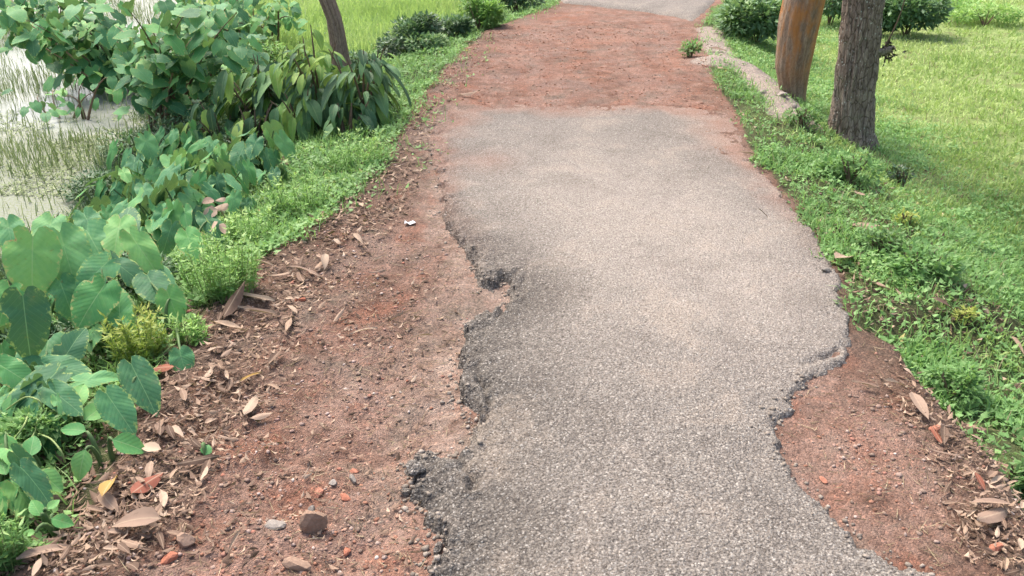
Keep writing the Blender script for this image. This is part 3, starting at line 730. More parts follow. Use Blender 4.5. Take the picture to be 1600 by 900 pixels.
# crumbs along the broken edge of the asphalt
pts = []
for i in list(range(3, 36)) + list(range(40, 50)):
    a, b = AW[i], AW[i + 1]
    for k in range(24):
        t = random.random(); o = random.gauss(-.012, .03)
        pts.append((a[0] + (b[0] - a[0]) * t + o, a[1] + (b[1] - a[1]) * t + random.gauss(0, .02)))
x = np.array([p[0] for p in pts]); y = np.array([p[1] for p in pts])
z = np.array([ztop(a, b) for a, b in pts]); r = .002 + .008 * RNG.random(len(x)) ** 3
stuff('asphalt_crumbs', [stones(x, y, z + r * .2, r, .75)], M_tarlump, 'grey asphalt crumbs along the broken edges of the sealed surface', 'rubble')

# ------------------------------------------------------------------ leaf meshes
def heart_mesh(name, mat, wid=.8, curl=.25, cup=.15, wave=.03, seed=0, segs=26):
    rr = random.Random(seed)
    V = [(0, 0, 0)]; uv = [(0, 0)]; rim = [0]
    ph = rr.random() * 6
    def rad(a):      # a: 0 = tip .. pi = sinus
        t = abs(a) / math.pi
        r = np.interp(t, [0, .06, .15, .3, .45, .6, .75, .88, .96, 1], [1, .90, .77, .64, .58, .56, .56, .53, .44, .30])
        return float(r)
    bite = {rr.randrange(segs): rr.uniform(.62, .85) for _ in range(seed % 4)}
    for ring in (.5, 1.0):
        for k in range(segs):
            a = -math.pi + 2 * math.pi * k / segs
            r = rad(a) * (.78 if ring == .5 and False else 1) * ring
            if ring == 1.0: r *= bite.get(k, 1) * rr.uniform(.965, 1.02)
            x = math.sin(a) * r * wid; y = math.cos(a) * r
            z = -curl * y * abs(y) - cup * x * x * 2 * (1 if cup > 0 else 1) + wave * math.sin(5 * a + ph) * ring ** 2
            z += .12 * abs(x)          # slight V fold up
            V.append((x, y, z)); uv.append((x, y)); rim.append(0 if ring == .5 else (1.6 if k in bite else 1))
    F3 = []; F4 = []
    for k in range(segs):
        k2 = (k + 1) % segs
        F3.append((0, 1 + k2, 1 + k)); F4.append((1 + k, 1 + k2, 1 + segs + k2, 1 + segs + k))
    return mesh_np(name, np.array(V), [np.array(F3), np.array(F4)], mat, True, uv=np.array(uv), attrs={'rim': rim})
def ellip_mesh(name, mat, wid=.36, curl=.35, fold=.15, wave=.02, seed=0, rows=6, twist=0, side=0, flat=False):
    rr = random.Random(seed); ph = rr.random() * 6
    V = []; uv = []; rim = []; cols = 5
    for i in range(rows + 1):
        t = i / rows
        wv = wid * .5 * (math.sin(math.pi * min(1, t ** .8)) ** .75) + .006
        if i == rows: wv = .004
        for j in range(cols):
            s_ = (j - 2) / 2
            x = s_ * wv; z = -curl * t * t + fold * abs(x) + wave * math.sin(6 * t + ph) * s_
            y = t * (1 - .12 * curl * t)
            tw = twist * t
            x2 = x * math.cos(tw) - z * 0; z2 = z + x * math.sin(tw)
            V.append((x2 + side * t * t, y, z2)); uv.append((x, t)); rim.append(abs(s_) > .9)
    if flat: 
        zm = min(v[2] for v in V); V = [(v[0], v[1], v[2] - zm) for v in V]
    F = []
    for i in range(rows):
        for j in range(cols - 1):
            a = i * cols + j; F.append((a, a + 1, a + cols + 1, a + cols))
    return mesh_np(name, np.array(V), np.array(F), mat, True, var=np.zeros(len(V)), uv=np.array(uv), attrs={'rim': np.array(rim, float)})
TARO = [heart_mesh('taro_leaf', M_taro, .90 + .06 * (i % 3), .15 + .12 * (i % 4), .12 + .1 * (i % 2), .025 + .01 * (i % 3), i) for i in range(9)]
TAROL = [heart_mesh('taro_leaf_light', M_tarolight, .95, .2 + .1 * i, .15, .04, 20 + i) for i in range(3)]
SHR = [ellip_mesh('shrub_leaf', M_shrub, .36 + .05 * (i % 3), .25 + .12 * i, .3, .03, i) for i in range(4)]
SHRL = [ellip_mesh('shrub_leaf_light', M_shrubl, .42, .3 + .1 * i, .3, .03, 30 + i) for i in range(3)]
SMALL = [heart_mesh('small_heart_leaf', M_taro, .9, .3, .1, .03, 40 + i, 12) for i in range(3)]
SMALLL = [heart_mesh('small_heart_leaf_light', M_tarolight, .9, .3, .1, .03, 50 + i, 12) for i in range(2)]

def frame(tip, nrm):
    tip = Vector(tip).normalized(); nrm = Vector(nrm)
    nrm = (nrm - tip * nrm.dot(tip)).normalized(); x = tip.cross(nrm)
    return Matrix((x, tip, nrm)).transposed()
def put_leaf(me, parent, pos, tip, nrm, size, name='leaf', label=None, wscale=1, off=None):
    """pos in world; parent has translation only"""
    o = bpy.data.objects.new(name, me); COL.objects.link(o)
    if off is None: off = parent.location if parent else Vector((0, 0, 0))
    m = frame(tip, nrm).to_4x4() @ Matrix.Diagonal((size * wscale, size, size, 1))
    if parent: o.parent = parent
    m.translation = Vector(pos) - off
    o.matrix_local = m
    if label: o['label'] = label
    return o
def add_tube(name, path, radii, mat, parent, sides=5):
    off = parent.location if parent else Vector((0, 0, 0))
    V, F = tube([Vector(p) - off for p in path], radii, sides)
    me = mesh_np(name, np.array(V), np.array(F), mat, True, var=np.zeros(len(V)), attrs={'ridge': np.ones(len(V))})
    return link(name, me, parent)
CAMP = Vector((0, 0, HC))
def screen_leaf(plant, base, u, v, z, Lpx, ang, kind='d', tilt=.55, wide=1.0, stem=True, meshes=None, jit=.12, lbl=None):
    """leaf centred where the photo shows it; ang = direction of its tip in the picture (0 right, 90 up)"""
    c = P(u, v, z); dp = depth(c); tc = (CAMP - c).normalized()
    n = (Vector((0, 0, 1)) * (1 - tilt) + tc * tilt + Vector((random.uniform(-jit, jit), random.uniform(-jit, jit), 0))).normalized()
    a = R(ang); d = RIGHT * math.cos(a) + UPC * math.sin(a)
    tip = d - n * (d.dot(n) / max(.25, 1))
    ray = (c - CAMP).normalized()
    # direction in the leaf plane that projects onto d
    tip = d - ray * (d.dot(n) / ray.dot(n))
    fore = tip.length; tip.normalize()
    Lw = Lpx * dp / FPX * min(fore, 1.6)
    L = Lw / 1.55
    ms = meshes or (TARO if kind == 'd' else TAROL)
    att = c - tip * L * .22
    put_leaf(random.choice(ms), plant, att, tip, n, L, wscale=wide, label=lbl)
    if stem:
        b = Vector(base) + Vector((random.uniform(-.03, .03), random.uniform(-.03, .03), 0)); b.z = gz(b.x, b.y) - .02
        bul = Vector((att.x - b.x, att.y - b.y, 0)) * -.12 + Vector((0, 0, .04))
        add_tube('stem', curve_pts(b, att - n * .004, 0, bul, 6), [.009, .0085, .008, .007, .006, .005, .004], M_stem, plant)
def base_of(us, z=None):
    c = [P(u, v, zz) for u, v, zz in us]
    x = sum(p.x for p in c) / len(c); y = sum(p.y for p in c) / len(c) + .03
    return Vector((x, y, gz(x, y)))
GT = 'taro plants on the left bank'
def hero_taro(label, lst):
    b = base_of([(l[0], l[1], l[2]) for l in lst])
    pl = empty('taro_plant', b, label, 'taro plant', GT)
    for l in lst: screen_leaf(pl, b, *l)
    return pl
hero_taro('large taro plant with the broad bright notched leaf at the left edge of the picture', [
    (50, 408, .22, 118, 268, 'l', .75, .98), (104, 400, .20, 110, 285, 'd', .6, .8), (114, 364, .20, 46, 60, 'l', .4, .8)])
hero_taro('taro plant with the dark bluish heart leaf below the broad bright leaf', [
    (40, 502, .16, 118, 276, 'd', .8, .92), (102, 462, .08, 75, 290, 'd', .6), (8, 470, .12, 70, 250, 'l', .5), (60, 425, .02, 80, 250, 'd', .4)])
hero_taro('taro plant with a pale squarish leaf tilted upwards beside the yellow green weed', [
    (146, 470, .14, 96, 235, 'l', .65, .95), (186, 478, .10, 70, 95, 'l', .6, .8), (150, 425, .16, 80, 220, 'd', .55), (112, 540, .06, 80, 60, 'd', .7, .9)])
hero_taro('taro plant with a single upright heart leaf at the edge of the dead leaves', [
    (269, 475, .05, 66, 292, 'l', .75, .95), (240, 448, .04, 60, 300, 'd', .3), (285, 564, -.01, 52, 285, 'd', .8, .95)])
hero_taro('taro plant with two long pointed leaves leaning over the dead leaves', [
    (221, 600, .06, 104, 298, 'd', .65, .72), (184, 640, .05, 92, 305, 'd', .65, .78), (150, 590, .08, 95, 15, 'd', .2, .6)])
hero_taro('taro plant with arched dusty leaves below the dark bluish leaf', [
    (50, 612, .08, 150, 215, 'd', .25, .7), (20, 582, .10, 80, 330, 'l', .5, .8), (100, 575, .07, 90, 350, 'd', .3, .7), (10, 640, .03, 90, 200, 'd', .4), (70, 560, .02, 90, 260, 'd', .5)])
hero_taro('taro plant with a long bright yellow edged leaf hanging to the right', [
    (222, 392, .14, 92, 305, 'l', .5, .62), (183, 366, .15, 70, 255, 'l', .35, .8), (196, 420, .10, 80, 330, 'd', .3, .7), (245, 425, .06, 80, 320, 'd', .35, .5)])
hero_taro('taro plant with a short bright leaf beside the feathery weeds', [
    (297, 380, .05, 58, 290, 'l', .5, .8), (262, 370, .06, 60, 250, 'd', .6, .8), (330, 350, .03, 60, 310, 'd', .4, .6)])
hero_taro('taro plant with dull green leaves behind the pale squarish leaf', [
    (150, 385, .12, 90, 300, 'd', .4), (195, 350, .08, 70, 80, 'd', .3, .7), (75, 360, .06, 60, 250, 'd', .4, .8), (15, 365, .06, 60, 280, 'd', .4, .8), (140, 350, .05, 60, 300, 'd', .4, .7)])

# broad herb seedlings, bottom left
def sprout(label, lst, meshes=None):
    b = base_of([(l[0], l[1], l[2]) for l in lst])
    pl = empty('broadleaf_seedling', b, label, 'seedling', 'broad leaved seedlings at bottom left')
    for l in lst: screen_leaf(pl, b, *l, meshes=(meshes or SHRL))
    return pl
SE = [ellip_mesh('seedling_leaf', M_tarolight, .62, .15 + .08 * i, .2, .03, 60 + i) for i in range(3)]
def sp2(label, lst): return sprout(label, lst, SE)
sp2('broadleaf seedling with three fresh green leaves over the leaf litter', [(188, 690, .04, 92, 345, 'l', .6), (130, 713, .02, 78, 255, 'l', .7), (125, 672, .04, 66, 170, 'l', .5)])
sp2('broadleaf seedling with upright bright leaves at the foot of the taro', [(118, 630, .06, 80, 75, 'l', .6), (92, 615, .06, 60, 120, 'l', .6), (140, 650, .03, 80, 40, 'd', .5)])
sp2('broadleaf seedling drooping towards the yellow fallen leaf', [(68, 742, .02, 78, 320, 'l', .65), (48, 706, .03, 60, 80, 'l', .5), (20, 700, .04, 80, 200, 'd', .5)])
sp2('small four leaved seedling beside the large pale fallen leaf', [(60, 800, .01, 50, 120, 'l', .6), (88, 812, .01, 58, 345, 'l', .6), (50, 832, 0, 36, 190, 'l', .5), (78, 792, .015, 40, 40, 'l', .5)])
sp2('broadleaf seedling cut by the left edge of the picture', [(12, 760, .02, 90, 250, 'l', .6), (5, 730, .05, 90, 110, 'd', .6), (30, 775, .0, 70, 300, 'l', .6), (8, 690, .05, 90, 270, 'd', .6)])
sp2('lone round seedling on the red earth', [(321, 707, -.01, 30, 70, 'l', .6, 1.5)])

# generic taro filling the bank behind
def auto_taro(x, y, n, size, hgt, label, light=.25, name='taro_plant', cat='taro plant', group=GT, meshes=None, droop=.5):
    b = Vector((x, y, gz(x, y)))
    pl = empty(name, b, label, cat, group)
    a0 = random.random() * 6.28
    for k in range(n):
        a = a0 + k * 2.4 + random.uniform(-.3, .3)
        rad = hgt * random.uniform(.25, .7); hz = hgt * random.uniform(.6, 1.15)
        att = b + Vector((math.cos(a) * rad, math.sin(a) * rad, hz))
        out = Vector((math.cos(a), math.sin(a), 0))
        tc = (CAMP - att).normalized()
        tip = (out * .8 + Vector((0, -.35, 0)) + Vector((0, 0, -droop * random.uniform(.4, 3.0)))).normalized()
        nr = Vector((0, 0, 1)) * .6 + out * .6 + Vector((0, -.3, 0)) + Vector((random.uniform(-.6, .6), random.uniform(-.4, .4), 0))
        L = size * random.uniform(.6, 1.2)
        ms = (meshes[1] if random.random() < light else meshes[0]) if meshes else (TAROL if random.random() < light else TARO)
        put_leaf(random.choice(ms), pl, att, tip, nr, L, wscale=random.uniform(.5, .85))
        add_tube('stem', curve_pts(b + Vector((random.uniform(-.02, .02), random.uniform(-.02, .02), -.02)), att, 0, Vector((-out.x, -out.y, .5)) * hgt * .06, 5), [.007, .0065, .006, .005, .0045, .004], M_stem, pl)
    return pl
spots = [
 (165, 300, 'dull green taro plant at the pond edge next to the matted dark grass'), (215, 262, 'taro plant whose leaves lean over the matted dark grass'),
 (245, 300, 'taro plant in the middle of the bank between pond and lane'), (300, 250, 'taro plant below the heart leaved branches'),
 (335, 290, 'taro plant above the withered pale leaves'), (290, 330, 'taro plant just left of the withered pale leaves'),
 (375, 260, 'taro plant close to the bright herbs of the verge'), (410, 240, 'uppermost taro plant, below the broadleaf shrub'),
 (355, 225, 'taro plant right under the broadleaf shrub'), (255, 225, 'taro plant at the foot of the pale brown branch'),
 (225, 345, 'taro plant behind the long bright yellow edged leaf'), (185, 240, 'taro plant nearest the open water'),
 (435, 285, 'small taro plant nearest the lane'), (390, 320, 'small taro plant between the two feathery weeds')]
spots += [(215, 195, 'taro plant at the water edge under the straggling bush'), (280, 180, 'taro plant shaded by the straggling bush'), (330, 195, 'taro plant between the straggling bush and the broadleaf shrubs'),
 (130, 330, 'taro plant behind the dull green leaves by the pond'), (70, 320, 'low taro plant at the pond edge above the broad bright leaf'), (265, 330, 'taro plant above the short bright leaf'), (320, 255, 'taro plant amid the bank with its leaves crossing')]
for u, v, lb in spots:
    q = P(u, v + 25, -.22); sm = 'small' in lb[:6] or 'low' in lb[:4]
    auto_taro(q.x, q.y, 13 if not sm else 7, .16 if not sm else .10, .27 if not sm else .12, lb, .22)
low = [(30, 480, 'taro plant filling the shade under the dark bluish leaf'), (120, 500, 'taro plant in the shade left of the yellow green weed'), (60, 650, 'low taro plant among the arched dusty leaves'),
       (170, 560, 'low taro plant under the yellow green weed'), (10, 560, 'low taro plant at the left edge of the picture'), (20, 820, 'low taro plant in the bottom left corner'), (90, 700, 'low taro plant behind the fresh green seedling'), (30, 400, 'taro plant behind the broad bright notched leaf')]
for u, v, lb in low:
    q = P(u, v + 10, -.15)
    auto_taro(q.x, q.y, 10, .10, .15, lb, .2)

# ------------------------------------------------------------------ broadleaf shrubs (long drooping leaves)
GS = 'broadleaf shrubs beyond the taro'
def shrub(u, v, wpx, hpx, z0, n, Lpx, label, meshes=(SHR, SHRL), light=.22, group=GS, droop=1.0):
    b = P(u, v + hpx * .5, z0); b.z = gz(b.x, b.y); dp = depth(b); k = dp / FPX
    wv = wpx * k / 2; hv = hpx * k * 1.05
    pl = empty('broadleaf_shrub', b, label, 'shrub', group)
    stems = []
    for s_ in range(7):
        a = random.uniform(0, 6.28); r_ = wv * random.uniform(.2, .85)
        top = b + Vector((math.cos(a) * r_, math.sin(a) * r_ * .7, hv * random.uniform(.55, 1.0)))
        pth = curve_pts(b + Vector((random.uniform(-.04, .04), random.uniform(-.04, .04), -.03)), top, 0, Vector((0, 0, hv * .1)), 6)
        br = add_tube('branch', pth, [.012, .011, .010, .008, .007, .005, .003], M_twig, pl)
        stems.append((pth, br))
    for i in range(n):
        pth, br = random.choice(stems); t = random.uniform(.35, 1); j = int(t * 6); j2 = min(j + 1, 6)
        p = pth[j].lerp(pth[j2], t * 6 - j if j < 6 else 0)
        a = random.uniform(0, 6.28); sp = wv * .35
        p = p + Vector((math.cos(a), math.sin(a) * .7, random.uniform(-.3, .5))) * sp * random.random()
        out = Vector((p.x - b.x, p.y - b.y, 0)); out = out.normalized() if out.length > .01 else Vector((0, -1, 0))
        out = (out + Vector((math.cos(a), math.sin(a), 0)) * .7 + Vector((0, -.35, 0))).normalized()
        tip = (out + Vector((0, 0, -droop * random.uniform(.2, 1.5)))).normalized()
        nr = Vector((0, 0, 1)) + out * .9
        L = Lpx * k * random.uniform(.75, 1.25)
        put_leaf(random.choice(meshes[1] if random.random() < light else meshes[0]), br, p, tip, nr, L, wscale=random.uniform(.75, 1.1), off=pl.location)
    return pl
shrub(415, 140, 130, 130, -.3, 46, 55, 'dark broadleaf shrub left of centre with drooping yellow edged leaves')
shrub(480, 125, 130, 120, -.2, 50, 52, 'dense dark broadleaf shrub in front of the brown tree trunk')
shrub(555, 145, 120, 105, -.12, 52, 50, 'dusty dark broadleaf shrub nearest the lane with long hanging leaves')
shrub(520, 100, 110, 60, -.15, 34, 40, 'low broadleaf shrub at the foot of the brown tree trunk', light=.4)
shrub(350, 175, 120, 90, -.35, 36, 44, 'broadleaf shrub over the taro next to the pond')
shrub(455, 62, 120, 60, -.3, 36, 34, 'yellow green leafy shrub left of the brown tree trunk', light=.75)
shrub(385, 60, 90, 90, -.4, 34, 34, 'light green shrub against the lime field near the top', light=.6)

shrub(470, 165, 120, 90, -.2, 40, 44, 'broadleaf shrub with hanging leaves low in the middle of the row')
shrub(545, 185, 90, 60, -.12, 30, 38, 'small broadleaf shrub at the lower end of the row next to the verge')
shrub(405, 185, 110, 80, -.3, 36, 42, 'broadleaf shrub with a bright yellow edged leaf above the taro')
shrub(500, 75, 130, 60, -.2, 40, 36, 'yellow green leafy shrub partly hiding the brown trunk', light=.5)
shrub(590, 125, 80, 90, -.1, 40, 34, 'greyish broadleaf shrub at the right end of the row')
shrub(500, 118, 150, 150, -.15, 90, 30, 'full upright broadleaf shrub with smaller leaves covering the foot of the trunk', light=.35, droop=.6)
shrub(572, 140, 110, 120, -.1, 70, 28, 'full small leaved shrub beside the verge at the right end of the row', light=.3, droop=.6)
shrub(430, 130, 130, 130, -.25, 70, 30, 'full upright shrub between the heart leaved bushes and the row', light=.4, droop=.6)
# heart-leaved branches over the pond, top left
def heart_bush(bu, bv, tips, nleaf, label, rng=(.08, .15), light=.28, spread=.5):
    b = P(bu, bv, -.38); b.z = gz(b.x, b.y)
    bush = empty('heart_leaved_bush', b, label, 'bush', 'heart leaved bushes at the pond')
    allp = []
    for i, (u, v) in enumerate(tips):
        yy = b.y + random.uniform(-spread, spread)
        d = FWD * FPX + RIGHT * (u - 800) + UPC * (450 - v); t = yy / d.y; tp = Vector((d.x * t, yy, HC + d.z * t))
        tp.z = max(tp.z, -.3)
        st = b + Vector((random.uniform(-.15, .15), random.uniform(-.1, .1), -.03))
        pth = curve_pts(st, tp, 0, Vector((random.uniform(-.1, .1), random.uniform(-.1, .1), random.uniform(.08, .22))), 8)
        br = add_tube('branch', pth, [.018, .016, .014, .012, .010, .008, .006, .004, .003], M_palet if i % 4 == 0 else M_twig, bush)
        allp.append((pth, br))
    for i in range(nleaf):
        pth, br = allp[i % len(allp)]; t = random.uniform(.3, 1) ** .7 * 7.99; j = int(t)
        p = pth[j].lerp(pth[j + 1], t - j) + Vector((random.gauss(0, .14), random.gauss(0, .16), random.gauss(0, .09)))
        p.z = max(p.z, WATER_Z + .08)
        a = random.uniform(0, 6.28)
        tip = Vector((math.cos(a), math.sin(a) - .3, random.uniform(-1.3, .1))).normalized()
        nr = Vector((math.cos(a) * .5, -.5 + math.sin(a) * .4, .8))
        put_leaf(random.choice(SMALLL if random.random() < light else SMALL), br, p, tip, nr, random.uniform(*rng), off=bush.location)
heart_bush(265, 190, [(180, 40), (200, 15), (230, 30), (290, 20), (330, 45), (370, 20), (250, 70), (210, 90), (300, 60), (340, 90), (300, 120), (220, 130), (330, 150), (350, 110), (260, 100), (380, 70)], 300,
           'tall straggling bush with heart shaped leaves and bare pale branches, right of open water')
heart_bush(215, 120, [(20, 50), (60, 20), (110, 35), (60, 60), (150, 60), (35, 40), (100, 10), (150, 20), (10, 15), (130, 80), (80, 45), (30, 25), (170, 45), (180, 80)], 290,
           'bush with heart leaves reaching left over the white water in the top left corner', (.10, .17))
heart_bush(335, 95, [(280, -5), (310, 10), (340, -10), (365, 15), (390, -5), (300, 35), (350, 45), (385, 40), (260, 15), (325, 70)], 210,
           'upright heart leaved bush at the top edge between the straggling bush and the trunk', (.08, .14), .4, .3)
heart_bush(60, 30, [(10, -10), (40, 0), (70, -15), (95, 10), (30, 25), (120, -10), (5, 30), (140, 15)], 130,
           'heart leaved bush cut by the top left corner of the picture', (.11, .18), .3, .3)
heart_bush(120, 165, [(85, 140), (100, 150), (130, 130), (150, 150), (60, 150), (170, 120)], 26, 'small sparse heart leaved bush standing in the shallow water', (.06, .10), .4, .2)
heart_bush(420, 60, [(400, 10), (430, 5), (380, 30), (410, 40), (440, 20), (350, 5), (460, 30)], 120, 'light heart leaved bush at the top, against the lime field', (.07, .13), .8, .3)

# ------------------------------------------------------------------ bushes of small leaves
def leaf_ball(cx, cy, cz, rx, ry, rz, n, L, v0=.35, lumps=9):
    c = np.array([cx, cy, cz]); k = RNG.random((lumps, 3)) * 2 - 1
    k /= np.maximum(np.linalg.norm(k, axis=1, keepdims=True), .6); k[:, 2] = np.abs(k[:, 2]) * .9 - .25
    cen = k * np.array([rx, ry, rz]) * .72; w_ = RNG.integers(0, lumps, n)
    d = RNG.normal(size=(n, 3)); d /= np.linalg.norm(d, axis=1, keepdims=True)
    rr = (.5 + .55 * RNG.random(n) ** .5) * (.75 + .5 * RNG.random(lumps))[w_]
    p = cen[w_] + d * (np.array([rx, ry, rz]) * .48) * rr[:, None] + c
    az = np.arctan2(d[:, 1], d[:, 0]) + RNG.normal(size=n) * .6
    pit = np.clip(d[:, 2] * .6 - .2 + RNG.normal(size=n) * .4, -1.3, 1.2)
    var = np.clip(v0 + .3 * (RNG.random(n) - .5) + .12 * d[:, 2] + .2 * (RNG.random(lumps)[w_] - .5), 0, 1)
    g = zg(p[:, 0], p[:, 1]); p[:, 2] = np.maximum(p[:, 2], g + .01)
    Ls = L * (.6 + .8 * RNG.random(n))
    return leaflets(p[:, 0], p[:, 1], p[:, 2], Ls, Ls * .42, az, pit, RNG.normal(size=n) * .4, var)
def bush_obj(u, v, wpx, hpx, n, L, mat, label, name='bush', cat='bush', group=None, v0=.4, z0=-.1, lumps=9, stemmat=None):
    b = P(u, v + hpx * .5, z0); b.z = gz(b.x, b.y); b = P(u, v + hpx * .5, b.z); b.z = gz(b.x, b.y)
    k = depth(b) / FPX; rx = wpx * k / 2; rz = hpx * k * .55
    e = empty(name, b, label, cat, group)
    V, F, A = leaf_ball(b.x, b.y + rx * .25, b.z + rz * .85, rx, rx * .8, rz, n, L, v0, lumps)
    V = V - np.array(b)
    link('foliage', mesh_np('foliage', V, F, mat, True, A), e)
    VV = []; FF = []; o = 0
    for s_ in range(6):
        a = s_ + random.random(); top = Vector((math.cos(a) * rx * .5, rx * .25 + math.sin(a) * rx * .4, rz * 1.3))
        v_, f_ = tube(curve_pts((random.uniform(-.03, .03), .02, -.03), top, 0, Vector((0, 0, rz * .1)), 4), [.011, .009, .007, .005, .003], 5)
        VV += v_; FF += [tuple(q + o for q in f) for f in f_]; o = len(VV)
    link('stems', mesh_np('stems', np.array(VV), np.array(FF), stemmat or M_twig, var=np.zeros(len(VV))), e)
    return e
GH = 'bushes of the hedge on the left'
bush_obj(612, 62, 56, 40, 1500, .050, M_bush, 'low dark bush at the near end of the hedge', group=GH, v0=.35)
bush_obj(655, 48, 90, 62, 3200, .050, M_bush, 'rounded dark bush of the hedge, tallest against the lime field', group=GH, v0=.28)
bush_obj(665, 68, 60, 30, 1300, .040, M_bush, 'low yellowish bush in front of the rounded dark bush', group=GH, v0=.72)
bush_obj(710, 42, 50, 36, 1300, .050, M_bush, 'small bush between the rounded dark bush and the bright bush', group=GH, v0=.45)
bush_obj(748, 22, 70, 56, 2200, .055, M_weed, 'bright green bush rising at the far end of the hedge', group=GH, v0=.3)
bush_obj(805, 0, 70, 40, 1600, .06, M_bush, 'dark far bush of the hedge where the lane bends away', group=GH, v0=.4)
bush_obj(560, 75, 60, 34, 1000, .045, M_bush, 'low dark bush right of the brown tree trunk', group=GH, v0=.4)
GU = 'tangled undergrowth plants of the left bank'
for u, v, w_, h_, L_, v0_, mm, lb in [
  (300, 205, 130, 70, .035, .30, 'b', 'dark undergrowth below the straggling bush'), (215, 225, 110, 60, .03, .35, 'b', 'undergrowth at the water edge below the straggling bush'),
  (150, 285, 110, 70, .03, .22, 'b', 'dark matted undergrowth at the pond edge'), (380, 215, 110, 60, .035, .35, 'b', 'undergrowth between the broadleaf shrubs and the taro'),
  (255, 290, 130, 60, .03, .3, 'b', 'undergrowth among the middle taro plants'), (330, 300, 110, 50, .03, .35, 'b', 'undergrowth next to the withered pale leaves'),
  (60, 330, 140, 50, .03, .4, 'w', 'weedy undergrowth above the broad bright leaf'), (220, 440, 120, 60, .028, .25, 'b', 'undergrowth behind the yellow green weed'),
  (80, 545, 140, 60, .025, .3, 'b', 'undergrowth below the dark bluish leaf'), (60, 690, 120, 80, .025, .4, 'w', 'undergrowth behind the bottom left seedlings'),
  (340, 120, 120, 90, .045, .55, 'w', 'bright loose undergrowth beside the pale branches'), (270, 130, 120, 80, .04, .4, 'b', 'leafy undergrowth in the middle of the straggling bush'),
  (410, 95, 90, 70, .045, .6, 'w', 'bright bush between the straggling bush and the broadleaf shrubs')]:
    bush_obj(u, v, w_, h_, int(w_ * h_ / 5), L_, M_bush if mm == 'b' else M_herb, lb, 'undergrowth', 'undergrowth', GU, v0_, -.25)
GR = 'bushes on the meadow beyond the two trees'
bush_obj(1185, 30, 110, 80, 3200, .075, M_bush, 'dark leafy bush left of the orange barked tree', group=GR, v0=.7)
bush_obj(1150, 40, 50, 40, 900, .05, M_weed, 'small bright bush beside the far bend of the lane', group=GR, v0=.3)
bush_obj(1296, 14, 60, 60, 1500, .065, M_bush, 'leafy bush seen between the two trunks', group=GR, v0=.6)
bush_obj(1418, 18, 110, 80, 3400, .07, M_bush, 'blue green bush right of the dark trunk', group=GR, v0=.6)
bush_obj(1375, 30, 50, 60, 1300, .07, M_bush, 'narrow dark bush hugging the right side of the dark trunk', group=GR, v0=.35)
bush_obj(1540, 22, 110, 36, 1800, .05, M_weed, 'low bright yellow green bush at the upper right', group=GR, v0=.65)
bush_obj(1495, 10, 70, 30, 1000, .05, M_weed, 'small green bush between the blue green bush and the yellow green one', group=GR, v0=.4)
# smaller weeds
GW = 'weeds on the right verge'
bush_obj(1408, 268, 36, 34, 260, .03, M_bush, 'small very dark tuft put in for the dark burrow hole on the right bank', 'weed', 'weed', GW, .05)  # added dark leaves stand in for the dark hollow of the burrow
bush_obj(1330, 262, 90, 60, 900, .035, M_herb, 'dull green weed clump at the foot of the dark trunk', 'weed', 'weed', GW, .35)
bush_obj(1440, 410, 110, 50, 900, .032, M_herb, 'spreading herb clump in the middle of the right verge', 'weed', 'weed', GW, .45)
bush_obj(1375, 385, 70, 45, 500, .030, M_herb, 'dark herb clump behind the large tan fallen leaf', 'weed', 'weed', GW, .2)
bush_obj(1590, 742, 60, 50, 600, .022, M_herb, 'dark green weed at the right edge below the crumbling bank', 'weed', 'weed', GW, .3)
bush_obj(1490, 600, 90, 60, 900, .024, M_herb, 'creeping herb hanging over the crumbling right bank', 'weed', 'weed', GW, .4)
bush_obj(1255, 175, 50, 34, 500, .03, M_herb, 'weed tuft at the foot of the orange barked tree', 'weed', 'weed', GW, .3)
bush_obj(1505, 490, 36, 26, 160, .022, M_yweed, 'yellowing weed on the right verge', 'weed', 'weed', GW, .9)
bush_obj(1415, 340, 36, 26, 160, .024, M_yweed, 'small yellowing weed below the burrow', 'weed', 'weed', GW, .9)
bush_obj(1080, 75, 30, 30, 400, .035, M_herb, 'grass tuft at the right edge of the brick dust', 'weed', 'weed', GW, .4)

# feathery weeds on the left: many fine upright stems with narrow leaves
def feather(u, v, wpx, hpx, n, mat, label, z0=-.05, straw=False):
    b = P(u, v + hpx * .5, z0); b.z = gz(b.x, b.y); k = depth(b) / FPX
    wv = wpx * k / 2; hv = hpx * k * .95
    e = empty('feathery_weed', b, label, 'weed', 'feathery weeds on the left verge')
    VV = []; FF = []; o = 0; lx = []; ly = []; lz = []; la = []
    for i in range(n):
        a = random.uniform(0, 6.28); r_ = wv * math.sqrt(random.random())
        top = Vector((math.cos(a) * r_ * 1.25, math.sin(a) * r_ * .9, hv * random.uniform(.3, 1.25)))
        bs = Vector((top.x * .7, top.y * .7, -.02))
        pth = curve_pts(bs, top, 0, Vector((0, 0, hv * .08)), 5)
        v_, f_ = tube(pth, [.0018, .0016, .0015, .0014, .0012, .0008], 3)
        VV += v_; FF += [tuple(q + o for q in f) for f in f_]; o = len(VV)
        for j in range(24):
            t = random.uniform(.15, 1) * 4.99; jj = int(t); p = pth[jj].lerp(pth[jj + 1], t - jj)
            lx.append(p.x); ly.append(p.y); lz.append(p.z); la.append(random.uniform(0, 6.28))
    link('stems', mesh_np('stems', np.array(VV), np.array(FF), M_weedstem, var=np.zeros(len(VV))), e)
    m_ = len(lx); L = (.016 + .026 * RNG.random(m_))
    V, F, A = leaflets(np.array(lx), np.array(ly), np.array(lz), L, L * .24, np.array(la), RNG.uniform(-.3, .9, m_), RNG.normal(size=m_) * .4, np.clip(np.array(lz) / hv * .6 + .4 * RNG.random(m_), 0, 1))
    link('foliage', mesh_np('foliage', V, F, mat, True, A), e)
feather(350, 415, 105, 100, 75, M_weed, 'bright green feathery weed at the edge of the dead leaves')
